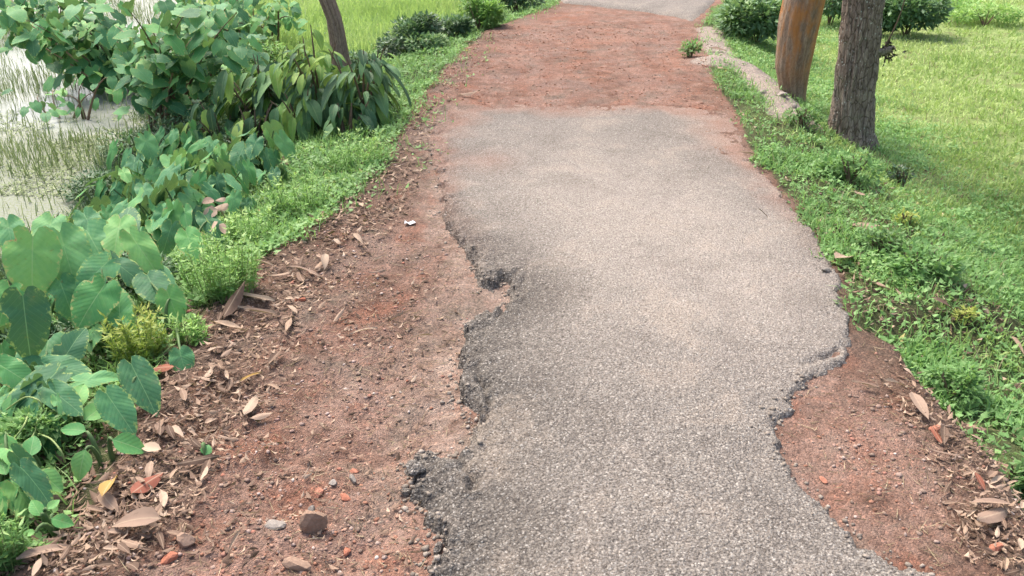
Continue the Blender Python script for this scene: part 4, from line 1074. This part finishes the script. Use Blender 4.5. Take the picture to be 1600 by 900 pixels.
feather(218, 518, 78, 78, 55, M_yweed, 'yellow green feathery weed among the taro leaves')
feather(470, 290, 90, 60, 45, M_weed, 'bright feathery weed on the verge beside the small taro')
feather(395, 345, 70, 50, 34, M_weed, 'small feathery weed right of the withered pale leaves')
feather(300, 515, 50, 40, 20, M_weed, 'thin feathery weed below the upright heart leaf')
feather(10, 835, 60, 90, 40, M_herb, 'dark green feathery weed in the bottom left corner')
feather(560, 230, 90, 50, 40, M_weed, 'feathery weed on the verge in front of the dusty shrub')
feather(30, 285, 80, 50, 30, M_weed, 'feathery weed at the water edge by the left side of the picture', z0=-.45)

# withered pale leaves, vine tendrils
wb = P(345, 345, -.1); wb.z = gz(wb.x, wb.y)
we = empty('withered_plant', wb, 'withered plant with crumpled pale orange leaves among the taro', 'plant')
DRY = [ellip_mesh('dry_leaf', M_dry, .24 + .06 * (i % 3), [.12, -.12, .2, -.10, .08, .22][i], [.45, -.35, .3, .6, -.25, .4][i], .03, 70 + i, 5, [.25, -.3, .4, .1, -.4, .2][i], [.08, .16, -.12, .2, -.08, 0][i], True) for i in range(6)]
def clone_mat(mes, mat, name):
    out = []
    for m_ in mes:
        c = m_.copy(); c.name = name; c.materials.clear(); c.materials.append(mat); out.append(c)
    return out
DRYP = clone_mat(DRY, M_drypale, 'pale_dry_leaf')
for k in range(9):
    p = P(345 + random.uniform(-14, 14), 330 + random.uniform(-22, 24), .06)
    put_leaf(random.choice(DRYP), we, p, (random.uniform(-1, 1), -.5, random.uniform(-1, .2)), (random.uniform(-.5, .5), -.6, .8), random.uniform(.05, .085), wscale=2.0)
add_tube('stem', curve_pts(wb, P(345, 330, .07), 0, Vector((.02, 0, 0)), 5), [.004] * 6, M_palet, we)
def vine(px, label, r=.003, mat=None):
    pts = [P(*p) for p in px]; out = []
    for i in range(len(pts) - 1):
        for k in range(4): out.append(pts[i].lerp(pts[i + 1], k / 4))
    out.append(pts[-1])
    for _ in range(2): out = [out[0]] + [(out[i - 1] + out[i] * 2 + out[i + 1]) / 4 for i in range(1, len(out) - 1)] + [out[-1]]
    o = add_tube('vine', out, [r] * len(out), mat or M_weedstem, None); tag(o, label, 'vine', 'vine tendrils at the left edge')
vine([(45, 645, .06), (38, 665, .08), (20, 690, .03), (0, 700, .0)], 'pale vine tendril bending down at the left edge')
vine([(10, 640, .06), (40, 618, .1), (62, 625, .1), (68, 640, .06)], 'pale vine tendril arching over the dusty leaves')
vine([(60, 640, .05), (57, 670, .05), (40, 705, .02), (30, 740, -.03)], 'pale vine tendril climbing beside the drooping seedling')
vine([(60, 678, .04), (80, 685, .04), (96, 705, .02), (102, 722, -.02)], 'pale vine tendril hooked over the fresh seedling')

# ------------------------------------------------------------------ trees
def trunk_mesh(path, radii, mat, name, sides=56, ridges=0.0, rf=11, lump=.05, seed=1, zsc=6):
    n = len(path); V = []; rid = []
    rings = 150
    ts = np.linspace(0, n - 1, rings); pa = np.array([list(p) for p in path]); ra = np.array(radii)
    for i in range(3): pass
    cx = np.interp(ts, range(n), pa[:, 0]); cy = np.interp(ts, range(n), pa[:, 1]); cz = np.interp(ts, range(n), pa[:, 2]); cr = np.interp(ts, range(n), ra)
    k = np.hanning(11); k /= k.sum()
    def sm(a): return np.convolve(np.pad(a, 5, mode='edge'), k, 'valid')
    cx, cy, cr = sm(cx), sm(cy), sm(cr)
    A = np.linspace(0, 2 * np.pi, sides, endpoint=False)
    AA, ZZ = np.meshgrid(A, cz)
    nn1 = fbm(AA * rf / 2 + .0, ZZ * zsc, 1.0, 3, seed); nn1b = fbm((AA - 2 * np.pi) * rf / 2, ZZ * zsc, 1.0, 3, seed)
    wgt = AA / (2 * np.pi); nr = nn1 * (1 - wgt) + nn1b * wgt
    rdg = np.abs(nr - .5) * 4; rdg = np.clip(rdg, 0, 1)
    lp = fbm(np.cos(AA) * 1.5 + 5, np.sin(AA) * 1.5 + ZZ * 1.6, 1.0, 3, seed + 9) - .5
    rad = cr[:, None] * (1 + lump * 2 * lp) + ridges * (rdg - .6)
    X = cx[:, None] + np.cos(AA) * rad; Y = cy[:, None] + np.sin(AA) * rad
    V = np.stack([X, Y, ZZ], -1).reshape(-1, 3)
    idx = np.arange(rings * sides).reshape(rings, sides); r2 = np.roll(idx, -1, 1)
    F = np.stack([idx[:-1], r2[:-1], r2[1:], idx[1:]], -1).reshape(-1, 4)
    return mesh_np(name, V, F, mat, True, attrs={'ridge': rdg.ravel()})
def tree(name, b, path, radii, mat, label, ridges, lump, seed, rf=11, crown_n=350, top=None, zsc=6):
    e = empty(name, b, label, 'tree', 'trees beside the lane')
    link('trunk', trunk_mesh(path, radii, mat, 'trunk', 110, ridges, rf, lump, seed, zsc), e)
    tp = Vector(path[-1]); parts = []
    for i in range(5):
        a = i * 1.26 + seed; L = random.uniform(1.1, 1.9)
        end = tp + Vector((math.cos(a) * L, math.sin(a) * L, random.uniform(.9, 1.9)))
        pth = curve_pts(tp - Vector((0, 0, .35 + .1 * i)), end, 0, Vector((0, 0, .1)), 5)
        V, F = tube(pth, [radii[-1] * .62, radii[-1] * .5, radii[-1] * .4, radii[-1] * .3, radii[-1] * .2, .01], 8)
        link('limb', mesh_np('limb', np.array(V), np.array(F), mat, var=np.zeros(len(V)), attrs={'ridge': np.ones(len(V))}), e)
        q = end + Vector(b) * 0
        n = crown_n // 5
        d = RNG.normal(size=(n, 3)); d /= np.linalg.norm(d, axis=1, keepdims=True); p = d * (RNG.random((n, 1)) ** .4) * np.array([.9, .9, .5]) + np.array(q)
        Ls = .12 + .07 * RNG.random(n)
        parts.append(leaflets(p[:, 0], p[:, 1], p[:, 2], Ls, Ls * .4, RNG.random(n) * 6.28, RNG.normal(size=n) * .5 - .3, RNG.normal(size=n) * .4, RNG.random(n) * .8))
    V, F, A = merge(parts)
    link('crown', mesh_np('crown', V, F, M_bush, True, A), e)
    return e
def line_up(u0, v0, u1, v1, z0, lean_y=0.0):
    """world points of a trunk whose foot is at (u0,v0) on level z0 and which passes (u1,v1)"""
    a = P(u0, v0, z0); d = FWD * FPX + RIGHT * (u1 - 800) + UPC * (450 - v1); t = (a.y + lean_y) / d.y
    return a, Vector((d.x * t, d.y * t, HC + d.z * t))
# dark tree
a, c = line_up(1327, 222, 1349, 0, -.2)
k = depth(a) / FPX
def ext(a, c, zz): t = (zz - a.z) / (c.z - a.z); return a + (c - a) * t
pth = [ext(a, c, z) - a for z in (-.35, -.2, -.1, .1, .4, .8, 1.4, 2.4, 3.4)]
dark = tree('tree', a, pth, [.25, .19, .155, .138, .133, .130, .128, .115, .095], M_bark1, 'dark rough barked tree with pale lichen, the nearer of the two on the right', .020, .05, 3, rf=26, zsc=4)
# stub of a broken branch with a ragged dark tuft
p0 = Vector(ext(a, c, .42)) - a + Vector((.12, -.03, 0)); stub = curve_pts(p0 - Vector((.06, 0, -.02)), p0 + Vector((.10, -.02, .06)), 0, Vector((0, 0, -.02)), 5)
V, F = tube(stub, [.035, .032, .028, .026, .022, .004], 9)
sb = link('broken_branch', mesh_np('broken_branch', np.array(V), np.array(F), M_bark1, attrs={'ridge': np.ones(len(V))}), dark)
pp = p0 + Vector((.07, 0, .02)); n_ = 90
dd = RNG.normal(size=(n_, 3)); pz = np.array(pp) + dd * np.array([.03, .025, .04])
V, F, A = leaflets(pz[:, 0], pz[:, 1], pz[:, 2], .03 + .03 * RNG.random(n_), .014 + 0 * pz[:, 0], RNG.random(n_) * 6.28, RNG.normal(size=n_) * .7, RNG.normal(size=n_), RNG.random(n_) * .3)
tag(link('dead_tuft', mesh_np('dead_tuft', V, F, mat_green('dead_tuft_brown', [(0, (.035, .03, .02)), (1, (.11, .09, .06))], .05), True, A), dark), kind='stuff')
tw = curve_pts(p0 + Vector((.03, 0, .03)), p0 + Vector((.10, 0, .55)), 0, Vector((.04, 0, 0)), 6)
V, F = tube(tw, [.006, .005, .005, .004, .004, .003, .002], 5)
link('twig', mesh_np('twig', np.array(V), np.array(F), M_twig, var=np.zeros(len(V))), dark)
# orange tree
a, c = line_up(1238, 176, 1262, 0, -.22)
pth = [ext(a, c, z) - a for z in (-.4, -.22, -.05, .15, .5, .9, 1.5, 2.4, 3.4)]
pth[2] += Vector((-.02, 0, 0)); pth[3] += Vector((-.05, 0, 0)); pth[4] += Vector((-.04, 0, 0))
tree('tree', a, pth, [.14, .10, .105, .135, .155, .148, .138, .125, .10], M_bark2, 'smooth tan tree with orange stained bark standing behind the earth ledge', .006, .09, 5, rf=7, zsc=1.5)
# left trunk
a, c = line_up(532, 92, 506, 0, -.2)
pth = [ext(a, c, z) - a for z in (-.35, -.2, 0, .2, .4, .7, 1.2, 2.2, 3.2)]
pth[2] += Vector((.03, 0, 0)); pth[3] += Vector((.05, 0, 0)); pth[4] += Vector((.03, 0, 0))
tree('tree', a, pth, [.11, .09, .08, .08, .085, .088, .088, .08, .07], M_bark3, 'slim brown crooked tree at the left behind the broadleaf shrub', .008, .1, 8, rf=9, zsc=2)
pt = P(598, 18, -.1)
# ------------------------------------------------------------------ fallen leaves
YELL = clone_mat(DRY, M_yel, 'yellow_dry_leaf'); REDL = clone_mat(DRY, M_redl, 'red_dry_leaf')
GL = 'fallen dry leaves'
def fallen(u, v, Lpx, ang, meshes, label, wide=1.0, group=GL, which=None, lift=.016):
    q = P(u, v, -.03); z = ztop(q.x, q.y) + lift; q = P(u, v, z); z = ztop(q.x, q.y) + lift; q.z = z
    a = R(ang); d = RIGHT * math.cos(a) + UPC * math.sin(a)
    n = Vector((random.uniform(-.18, .18), random.uniform(-.25, .1), 1)).normalized()
    ray = (q - CAMP).normalized(); tip = d - ray * (d.dot(n) / ray.dot(n)); fore = tip.length; tip.normalize()
    L = Lpx * depth(q) / FPX * min(fore, 1.8)
    me_ = meshes[which] if which is not None else random.choice(meshes)
    o = put_leaf(me_, None, q - tip * L * .5 + Vector((0, 0, .02 * L)), tip, n, L, 'fallen_leaf', wscale=wide)
    return tag(o, label, 'leaf', group)
F_ = [
 (72, 866, 92, 20, DRYP, 'large pinkish pale fallen leaf beside the small four leaved seedling', 1.1),
 (176, 768, 50, 68, YELL, 'narrow yellow fallen leaf under the green seedlings', .75),
 (224, 758, 48, 40, REDL, 'brick red fallen leaf next to the yellow one', 1.6),
 (218, 818, 80, 175, DRYP, 'pale brown fallen leaf lying below the red one', 1.0),
 (236, 710, 40, 170, DRYP, 'pink brown fallen leaf beside the fresh green seedling', 1.4),
 (252, 577, 46, 178, REDL, 'orange brown fallen leaf left of the lone taro leaf', 1.2),
 (312, 725, 66, 12, DRY, 'long brown fallen leaf below the lone round seedling', .8),
 (365, 478, 62, 60, DRY, 'curled brown leaf forming the left side of a ring', .7),
 (400, 470, 60, 178, DRYP, 'pale leaf forming the top of the curled ring', .6),
 (358, 512, 60, 345, DRY, 'curled brown leaf forming the bottom of the ring', .6),
 (405, 492, 66, 178, DRYP, 'narrow pale leaf just under the ring of curled leaves', .5),
 (478, 428, 50, 350, DRYP, 'pointed tan leaf above the ring of curled leaves', .9),
 (440, 432, 36, 200, DRYP, 'tan leaf touching the pointed tan one', .9),
 (408, 414, 40, 170, DRYP, 'slim pale leaf at the foot of the bright feathery weed', .5),
 (570, 520, 44, 20, DRYP, 'slim pale leaf alone on the bare red earth', .6),
 (625, 495, 40, 25, DRYP, 'thin pale leaf right above the lone one on the red earth', .35),
 (530, 495, 30, 50, DRYP, 'small curved pale leaf on the red earth', .5),
 (660, 530, 36, 20, DRYP, 'thin pale leaf close to the broken asphalt edge', .35),
 (392, 590, 40, 30, YELL, 'orange tan fallen leaf in the middle of the litter strip', .7),
 (395, 638, 42, 55, DRYP, 'folded pale leaf on the left of the red earth', .9),
 (408, 652, 36, 15, DRYP, 'pale leaf just below the folded one', 1.0),
 (590, 427, 28, 10, DRYP, 'whitish slim leaf near the middle of the earth strip', .5),
 (545, 282, 36, 320, SHRL, 'pale green fallen leaf on the left verge', 1.0),
 (448, 248, 40, 55, DRYP, 'whitish leaf standing among the uppermost taro', 1.1),
 (1352, 353, 44, 355, DRYP, 'large tan fallen leaf lying on the right verge herbs', 1.4),
 (1318, 410, 30, 20, DRYP, 'tan fallen leaf at the right edge of the asphalt', 1.4),
 (1372, 448, 44, 335, DRYP, 'slim pale leaf on the right verge herbs', .6),
 (1340, 304, 24, 175, DRYP, 'pinkish leaf in the herbs right of the asphalt', 1.4),
 (1470, 488, 46, 340, DRY, 'brown leaf lying in the green right verge', .6),
 (1550, 796, 76, 5, DRYP, 'long whitish leaf at the lower right, upper of a crossed pair', .75, 2),
 (1552, 812, 62, 15, DRYP, 'short whitish leaf at the lower right, lower of a crossed pair', .9, 4),
 (1478, 714, 54, 178, DRYP, 'thin pale leaf above the crossed whitish pair', .55),
 (1434, 640, 40, 300, DRYP, 'pale leaf hanging over the crumbling right bank', .9),
 (1352, 604, 42, 175, DRYP, 'tan leaf in the upper part of the right earth bay', .7),
 (1395, 604, 40, 355, DRYP, 'thin whitish leaf in the right earth bay', .4),
 (1462, 680, 28, 300, REDL, 'reddish leaf among the litter of the right bank', 1.0),
 (1528, 756, 30, 300, REDL, 'small reddish leaf right of the thin pale one', .9),
 (1130, 104, 20, 0, DRYP, 'pale leaf on the earth ledge', 1.0),
 (1120, 78, 26, 350, DRYP, 'whitish leaf on the bare patch beyond the ledge', 1.1),
 (738, 68, 20, 5, DRYP, 'pale leaf on the left side of the brick dust', .7),
 (735, 149, 34, 3, DRYP, 'whitish leaf at the near edge of the brick dust', .5),
 (1168, 246, 30, 0, DRYP, 'pale leaf on the asphalt close to the right verge', .5),
 (1192, 336, 20, 325, DRY, 'dark twig like leaf on the asphalt', .4),
 (1590, 552, 46, 310, DRYP, 'pale stalk like leaf at the right edge of the picture', .3),
 (640, 590, 26, 200, DRY, 'brown leaf in the middle of the left earth strip', .7),
 (590, 405, 20, 20, DRYP, 'tiny pale leaf on the earth strip', .6),
 (480, 740, 24, 60, DRYP, 'short pale leaf next to the orange brick chips', .4),
 (365, 850, 40, 235, DRYP, 'thin pale leaf stalk near the bottom edge', .3),
]
for t in F_:
    fallen(*t[:6], wide=t[6], which=(t[7] if len(t) > 7 else None))
# scattered ones that nothing tells apart but the place they lie
LMK = [(430, 420, 'small dead leaf beside the tan leaves at the foot of the bright feathery weed'), (390, 490, 'small dead leaf lying about the ring of curled leaves'),
       (520, 370, 'small dead leaf in the upper litter strip near the white paper scrap'), (350, 590, 'small dead leaf in the middle litter strip near the lone taro leaf'),
       (290, 690, 'small dead leaf in the litter near the lone round seedling'), (220, 800, 'small dead leaf in the litter near the brick red leaf'),
       (100, 870, 'small dead leaf in the bottom left corner near the large pinkish leaf')]
RMK = [(1420, 600, 'small dead leaf in the upper litter of the right bank'), (1480, 700, 'small dead leaf near the thin pale leaf on the right'),
       (1570, 800, 'small dead leaf near the crossed whitish pair on the right'), (1540, 870, 'small dead leaf near the orange brick piece at the lower right')]
def scatter_px(n, poly, Lw, labels, group, meshes, wid=(.6, 1.2)):
    for i in range(n):
        while True:
            u = random.uniform(min(p[0] for p in poly), max(p[0] for p in poly)); v = random.uniform(min(p[1] for p in poly), max(p[1] for p in poly))
            if bool(inside(np.array([u]), np.array([v]), poly)[0]): break
        dpt = depth(P(u, v))
        lb = min(labels, key=lambda q: (q[0] - u) ** 2 + (q[1] - v) ** 2)[2]
        fallen(u, v, random.uniform(*Lw) * FPX / dpt, random.uniform(0, 360) if random.random() < .4 else random.gauss(10, 30), meshes, lb, random.uniform(*wid), group)
LIT = [(330, 470), (430, 400), (560, 320), (640, 330), (560, 420), (460, 520), (420, 640), (330, 720), (300, 820), (200, 900), (40, 900), (100, 840), (200, 740), (240, 640), (310, 560)]
scatter_px(105, LIT, (.028, .06), LMK, 'dead leaves of the left litter strip', DRY * 6 + DRYP)
LIR = [(1400, 560), (1440, 600), (1500, 665), (1560, 720), (1600, 770), (1600, 900), (1500, 880), (1470, 760), (1420, 680), (1360, 590)]
scatter_px(38, LIR, (.025, .05), RMK, 'dead leaves of the right litter strip', DRY * 6 + DRYP, (.5, 1.0))
# and the litter beyond counting
def litter(n, poly, Lr, var=(0, .8)):
    P_ = np.array(poly); u = RNG.uniform(P_[:, 0].min(), P_[:, 0].max(), n * 4); v = RNG.uniform(P_[:, 1].min(), P_[:, 1].max(), n * 4)
    m = inside(u, v, poly); u, v = u[m][:n], v[m][:n]
    q = np.array([list(P(a, b_, -.04)) for a, b_ in zip(u, v)]); z = zg(q[:, 0], q[:, 1]) + .004 + .018 * RNG.random(len(u))
    L = RNG.uniform(*Lr, len(u))
    return leaflets(q[:, 0], q[:, 1], z, L, L * RNG.uniform(.10, .5, len(u)), RNG.random(len(u)) * 6.28, RNG.normal(size=len(u)) * .22, RNG.normal(size=len(u)) * .5, RNG.uniform(*var, len(u)), .8)
Ls = [litter(2200, LIT, (.010, .045), (0, .75)), litter(700, LIR, (.010, .036), (0, .75)),
      litter(900, [(480, 330), (640, 180), (760, 40), (780, 60), (690, 190), (640, 330), (520, 400)], (.02, .06)),
      litter(500, [(1090, 60), (1150, 170), (1240, 300), (1330, 470), (1360, 520), (1400, 500), (1320, 380), (1190, 230), (1130, 100)], (.02, .055)),
      litter(700, [(1180, 190), (1600, 180), (1600, 620), (1400, 500), (1250, 300)], (.02, .05), (.5, .95)), litter(700, [(300, 560), (700, 560), (640, 900), (200, 900)], (.010, .04)), litter(500, [(400, 450), (720, 420), (720, 560), (330, 560)], (.01, .04)),
      litter(900, [(0, 330), (330, 480), (240, 640), (150, 830), (0, 900)], (.02, .06), (0, .4))]
V, F, A = merge(Ls)
me_ = mesh_np('leaf_litter', V, F, M_dry, True, A, uv=np.tile(np.array([[.0, 0], [.1, .4], [.05, .5], [.1, .4], [0.03, 1]]), (len(V) // 5, 1)))
tag(link('leaf_litter', me_), 'small crumbled dead leaves and bits along both edges of the bare earth', 'leaf litter', None, 'stuff')
x, y, z = sample(5000, -1.4, 1.7, 1.5, 5.5, lambda x, y: ((sdist(x, y, AW) < -.03) & (xl(y) - x < .2) & (x - xr(y) < .15)) * 1.0)
n_ = len(x); L = .02 + .05 * RNG.random(n_)
stuff('twig_bits', [leaflets(x, y, z + .006, L, L * 0 + .0022, RNG.random(n_) * 6.28, RNG.normal(size=n_) * .08, RNG.normal(size=n_), RNG.random(n_), 0)], M_straw, 'straw and twig bits strewn on the red earth', 'straw')

# ------------------------------------------------------------------ single stones and scraps
def chunk(name, seed, box=.5, sub=2):
    import bmesh
    bm = bmesh.new(); bmesh.ops.create_icosphere(bm, subdivisions=sub, radius=1)
    rr = random.Random(seed); pls = [(Vector((rr.gauss(0, 1), rr.gauss(0, 1), rr.gauss(0, 1))).normalized(), rr.uniform(.5, .85)) for _ in range(9)]
    for v in bm.verts:
        for n_, d_ in pls:
            dd = v.co.dot(n_)
            if dd > d_: v.co -= n_ * (dd - d_)
        v.co += Vector((rr.gauss(0, .02), rr.gauss(0, .02), rr.gauss(0, .02)))
    me = bpy.data.meshes.new(name); bm.to_mesh(me); bm.free()
    a = me.attributes.new('var', 'FLOAT', 'POINT')
    for p in me.polygons: p.use_smooth = False
    return me
CH = [chunk('stone_chunk', i) for i in range(6)]
def stone(u, v, wpx, mat, name, cat, label, group, asp=(1, .8, .6), sink=.3, rot=None):
    q = P(u, v, -.03); z = ztop(q.x, q.y); q = P(u, v, z); r_ = wpx / 2 * depth(q) / FPX
    me_ = random.choice(CH).copy(); me_.name = name; me_.materials.append(mat)
    o = link(name, me_, None, (q.x, q.y, ztop(q.x, q.y) + r_ * asp[2] * (1 - sink * 2)))
    o.scale = (r_ * asp[0], r_ * asp[1], r_ * asp[2]); o.rotation_euler = (random.uniform(-.2, .2), random.uniform(-.2, .2), rot if rot is not None else random.uniform(0, 6.28))
    return tag(o, label, cat, group)
GB = 'brick pieces in the red earth'
stone(492, 828, 46, M_brown, 'stone', 'stone', 'brown squarish stone standing in the red earth near the bottom', 'stones in the red earth', (1, .7, 1.0), .15, .2)
stone(292, 850, 34, M_brown, 'stone', 'stone', 'small round reddish brown stone left of the squarish one', 'stones in the red earth', (1, .9, .8), .2)
stone(430, 822, 40, M_grey, 'stone', 'stone', 'grey flat stone just left of the squarish brown stone', 'stones in the red earth', (1, .7, .35), .35)
stone(465, 885, 50, M_brown, 'stone', 'stone', 'brown flat stone at the bottom edge', 'stones in the red earth', (1, .7, .4), .3)
stone(640, 348, 14, M_grey, 'stone', 'stone', 'small grey stone beside the white scrap', 'stones in the red earth', (1, .7, .4), .3) if False else None
stone(498, 772, 24, M_brick, 'brick_piece', 'brick piece', 'bright orange brick chip above the squarish brown stone', GB, (1, .7, .5))
stone(540, 778, 26, M_brick, 'brick_piece', 'brick piece', 'orange brick chip beside the whitish stone', GB, (1, .6, .4))
stone(553, 735, 22, M_brick, 'brick_piece', 'brick piece', 'orange brick chip furthest up in the red earth', GB, (1, .5, .4))
stone(542, 864, 24, M_brick, 'brick_piece', 'brick piece', 'red brick chip right of the squarish brown stone', GB, (1, .6, .5))
stone(265, 875, 30, M_brick, 'brick_piece', 'brick piece', 'dull red brick piece near the bottom left', GB, (1, .8, .5))
stone(470, 470, 20, M_brick, 'brick_piece', 'brick piece', 'small red chip beside the tan pointed leaf', GB, (1, .6, .4)) 
stone(1286, 752, 18, M_brick, 'brick_piece', 'brick piece', 'orange chip in the right earth bay at the asphalt edge', GB, (1, .6, .4))
stone(1555, 858, 30, M_brick, 'brick_piece', 'brick piece', 'orange brick piece under the crossed whitish leaves', GB, (1, .8, .5))
stone(1460, 672, 22, M_brick, 'brick_piece', 'brick piece', 'orange brick piece at the foot of the crumbling bank', GB, (1, .8, .5))
stone(552, 752, 22, M_grey, 'stone', 'stone', 'whitish stone between the orange brick chips', 'stones in the red earth', (1, .6, .5))
stone(520, 757, 18, M_grey, 'stone', 'stone', 'small grey stone left of the whitish stone', 'stones in the red earth', (1, .8, .6))
stone(487, 797, 18, M_grey, 'stone', 'stone', 'pinkish pebble just above the squarish brown stone', 'stones in the red earth', (1, .8, .6))
stone(634, 772, 22, MA, 'asphalt_lump', 'asphalt lump', 'small asphalt lump broken off beside the jutting lobe', 'loose lumps of asphalt', (1, .8, .7))
stone(650, 735, 40, MA, 'asphalt_lump', 'asphalt lump', 'rounded asphalt lump at the tip of the jutting lobe', 'loose lumps of asphalt', (1, .9, .6), .35)
stone(685, 860, 28, MA, 'asphalt_lump', 'asphalt lump', 'asphalt lump at the broken edge near the bottom', 'loose lumps of asphalt', (1, .8, .7), .35)
stone(1290, 424, 22, M_grey, 'stone', 'stone', 'pale grey stone on the right edge of the asphalt', 'stones at the right edge of the asphalt', (1, .6, .4))
for i, (u, v, w_, lb) in enumerate([(1240, 170, 16, 'pale stone at the foot of the earth ledge'), (1222, 152, 20, 'grey stone wedged under the earth ledge'), (1192, 146, 18, 'grey stone on the near side of the earth ledge'), (1520, 668, 44, 'clod of dark earth on the crumbling right bank'), (1575, 722, 46, 'clod of dark earth at the right edge of the picture'), (1462, 612, 30, 'small clod of earth left of the other clods')]):
    stone(u, v, w_, M_grey if i < 3 else M_brown, 'stone' if i < 3 else 'earth_clod', 'stone' if i < 3 else 'clod', lb, 'stones of the earth ledge' if i < 3 else 'clods on the right bank', (1, .7, .6), .3)
import bmesh as _b
def scrap(u, v, wpx, label):
    q = P(u, v, -.03); q.z = ztop(q.x, q.y) + .006; L = wpx * depth(q) / FPX
    bm = _b.new(); g = [[bm.verts.new(((i / 4 - .5) * L, (j / 2 - .5) * L * .55, .006 * math.sin(i * 2.1 + j) + .003)) for j in range(3)] for i in range(5)]
    for i in range(4):
        for j in range(2): bm.faces.new((g[i][j], g[i + 1][j], g[i + 1][j + 1], g[i][j + 1]))
    ex = _b.ops.extrude_face_region(bm, geom=bm.faces[:])
    for v_ in [e for e in ex['geom'] if isinstance(e, _b.types.BMVert)]: v_.co.z += .0015
    _b.ops.recalc_face_normals(bm, faces=bm.faces[:])
    me_ = bpy.data.meshes.new('paper_scrap'); bm.to_mesh(me_); bm.free(); me_.materials.append(M_white)
    tag(link('paper_scrap', me_, None, q), label, 'litter')
scrap(641, 351, 17, 'small white paper scrap on the red earth near the left edge of the asphalt')
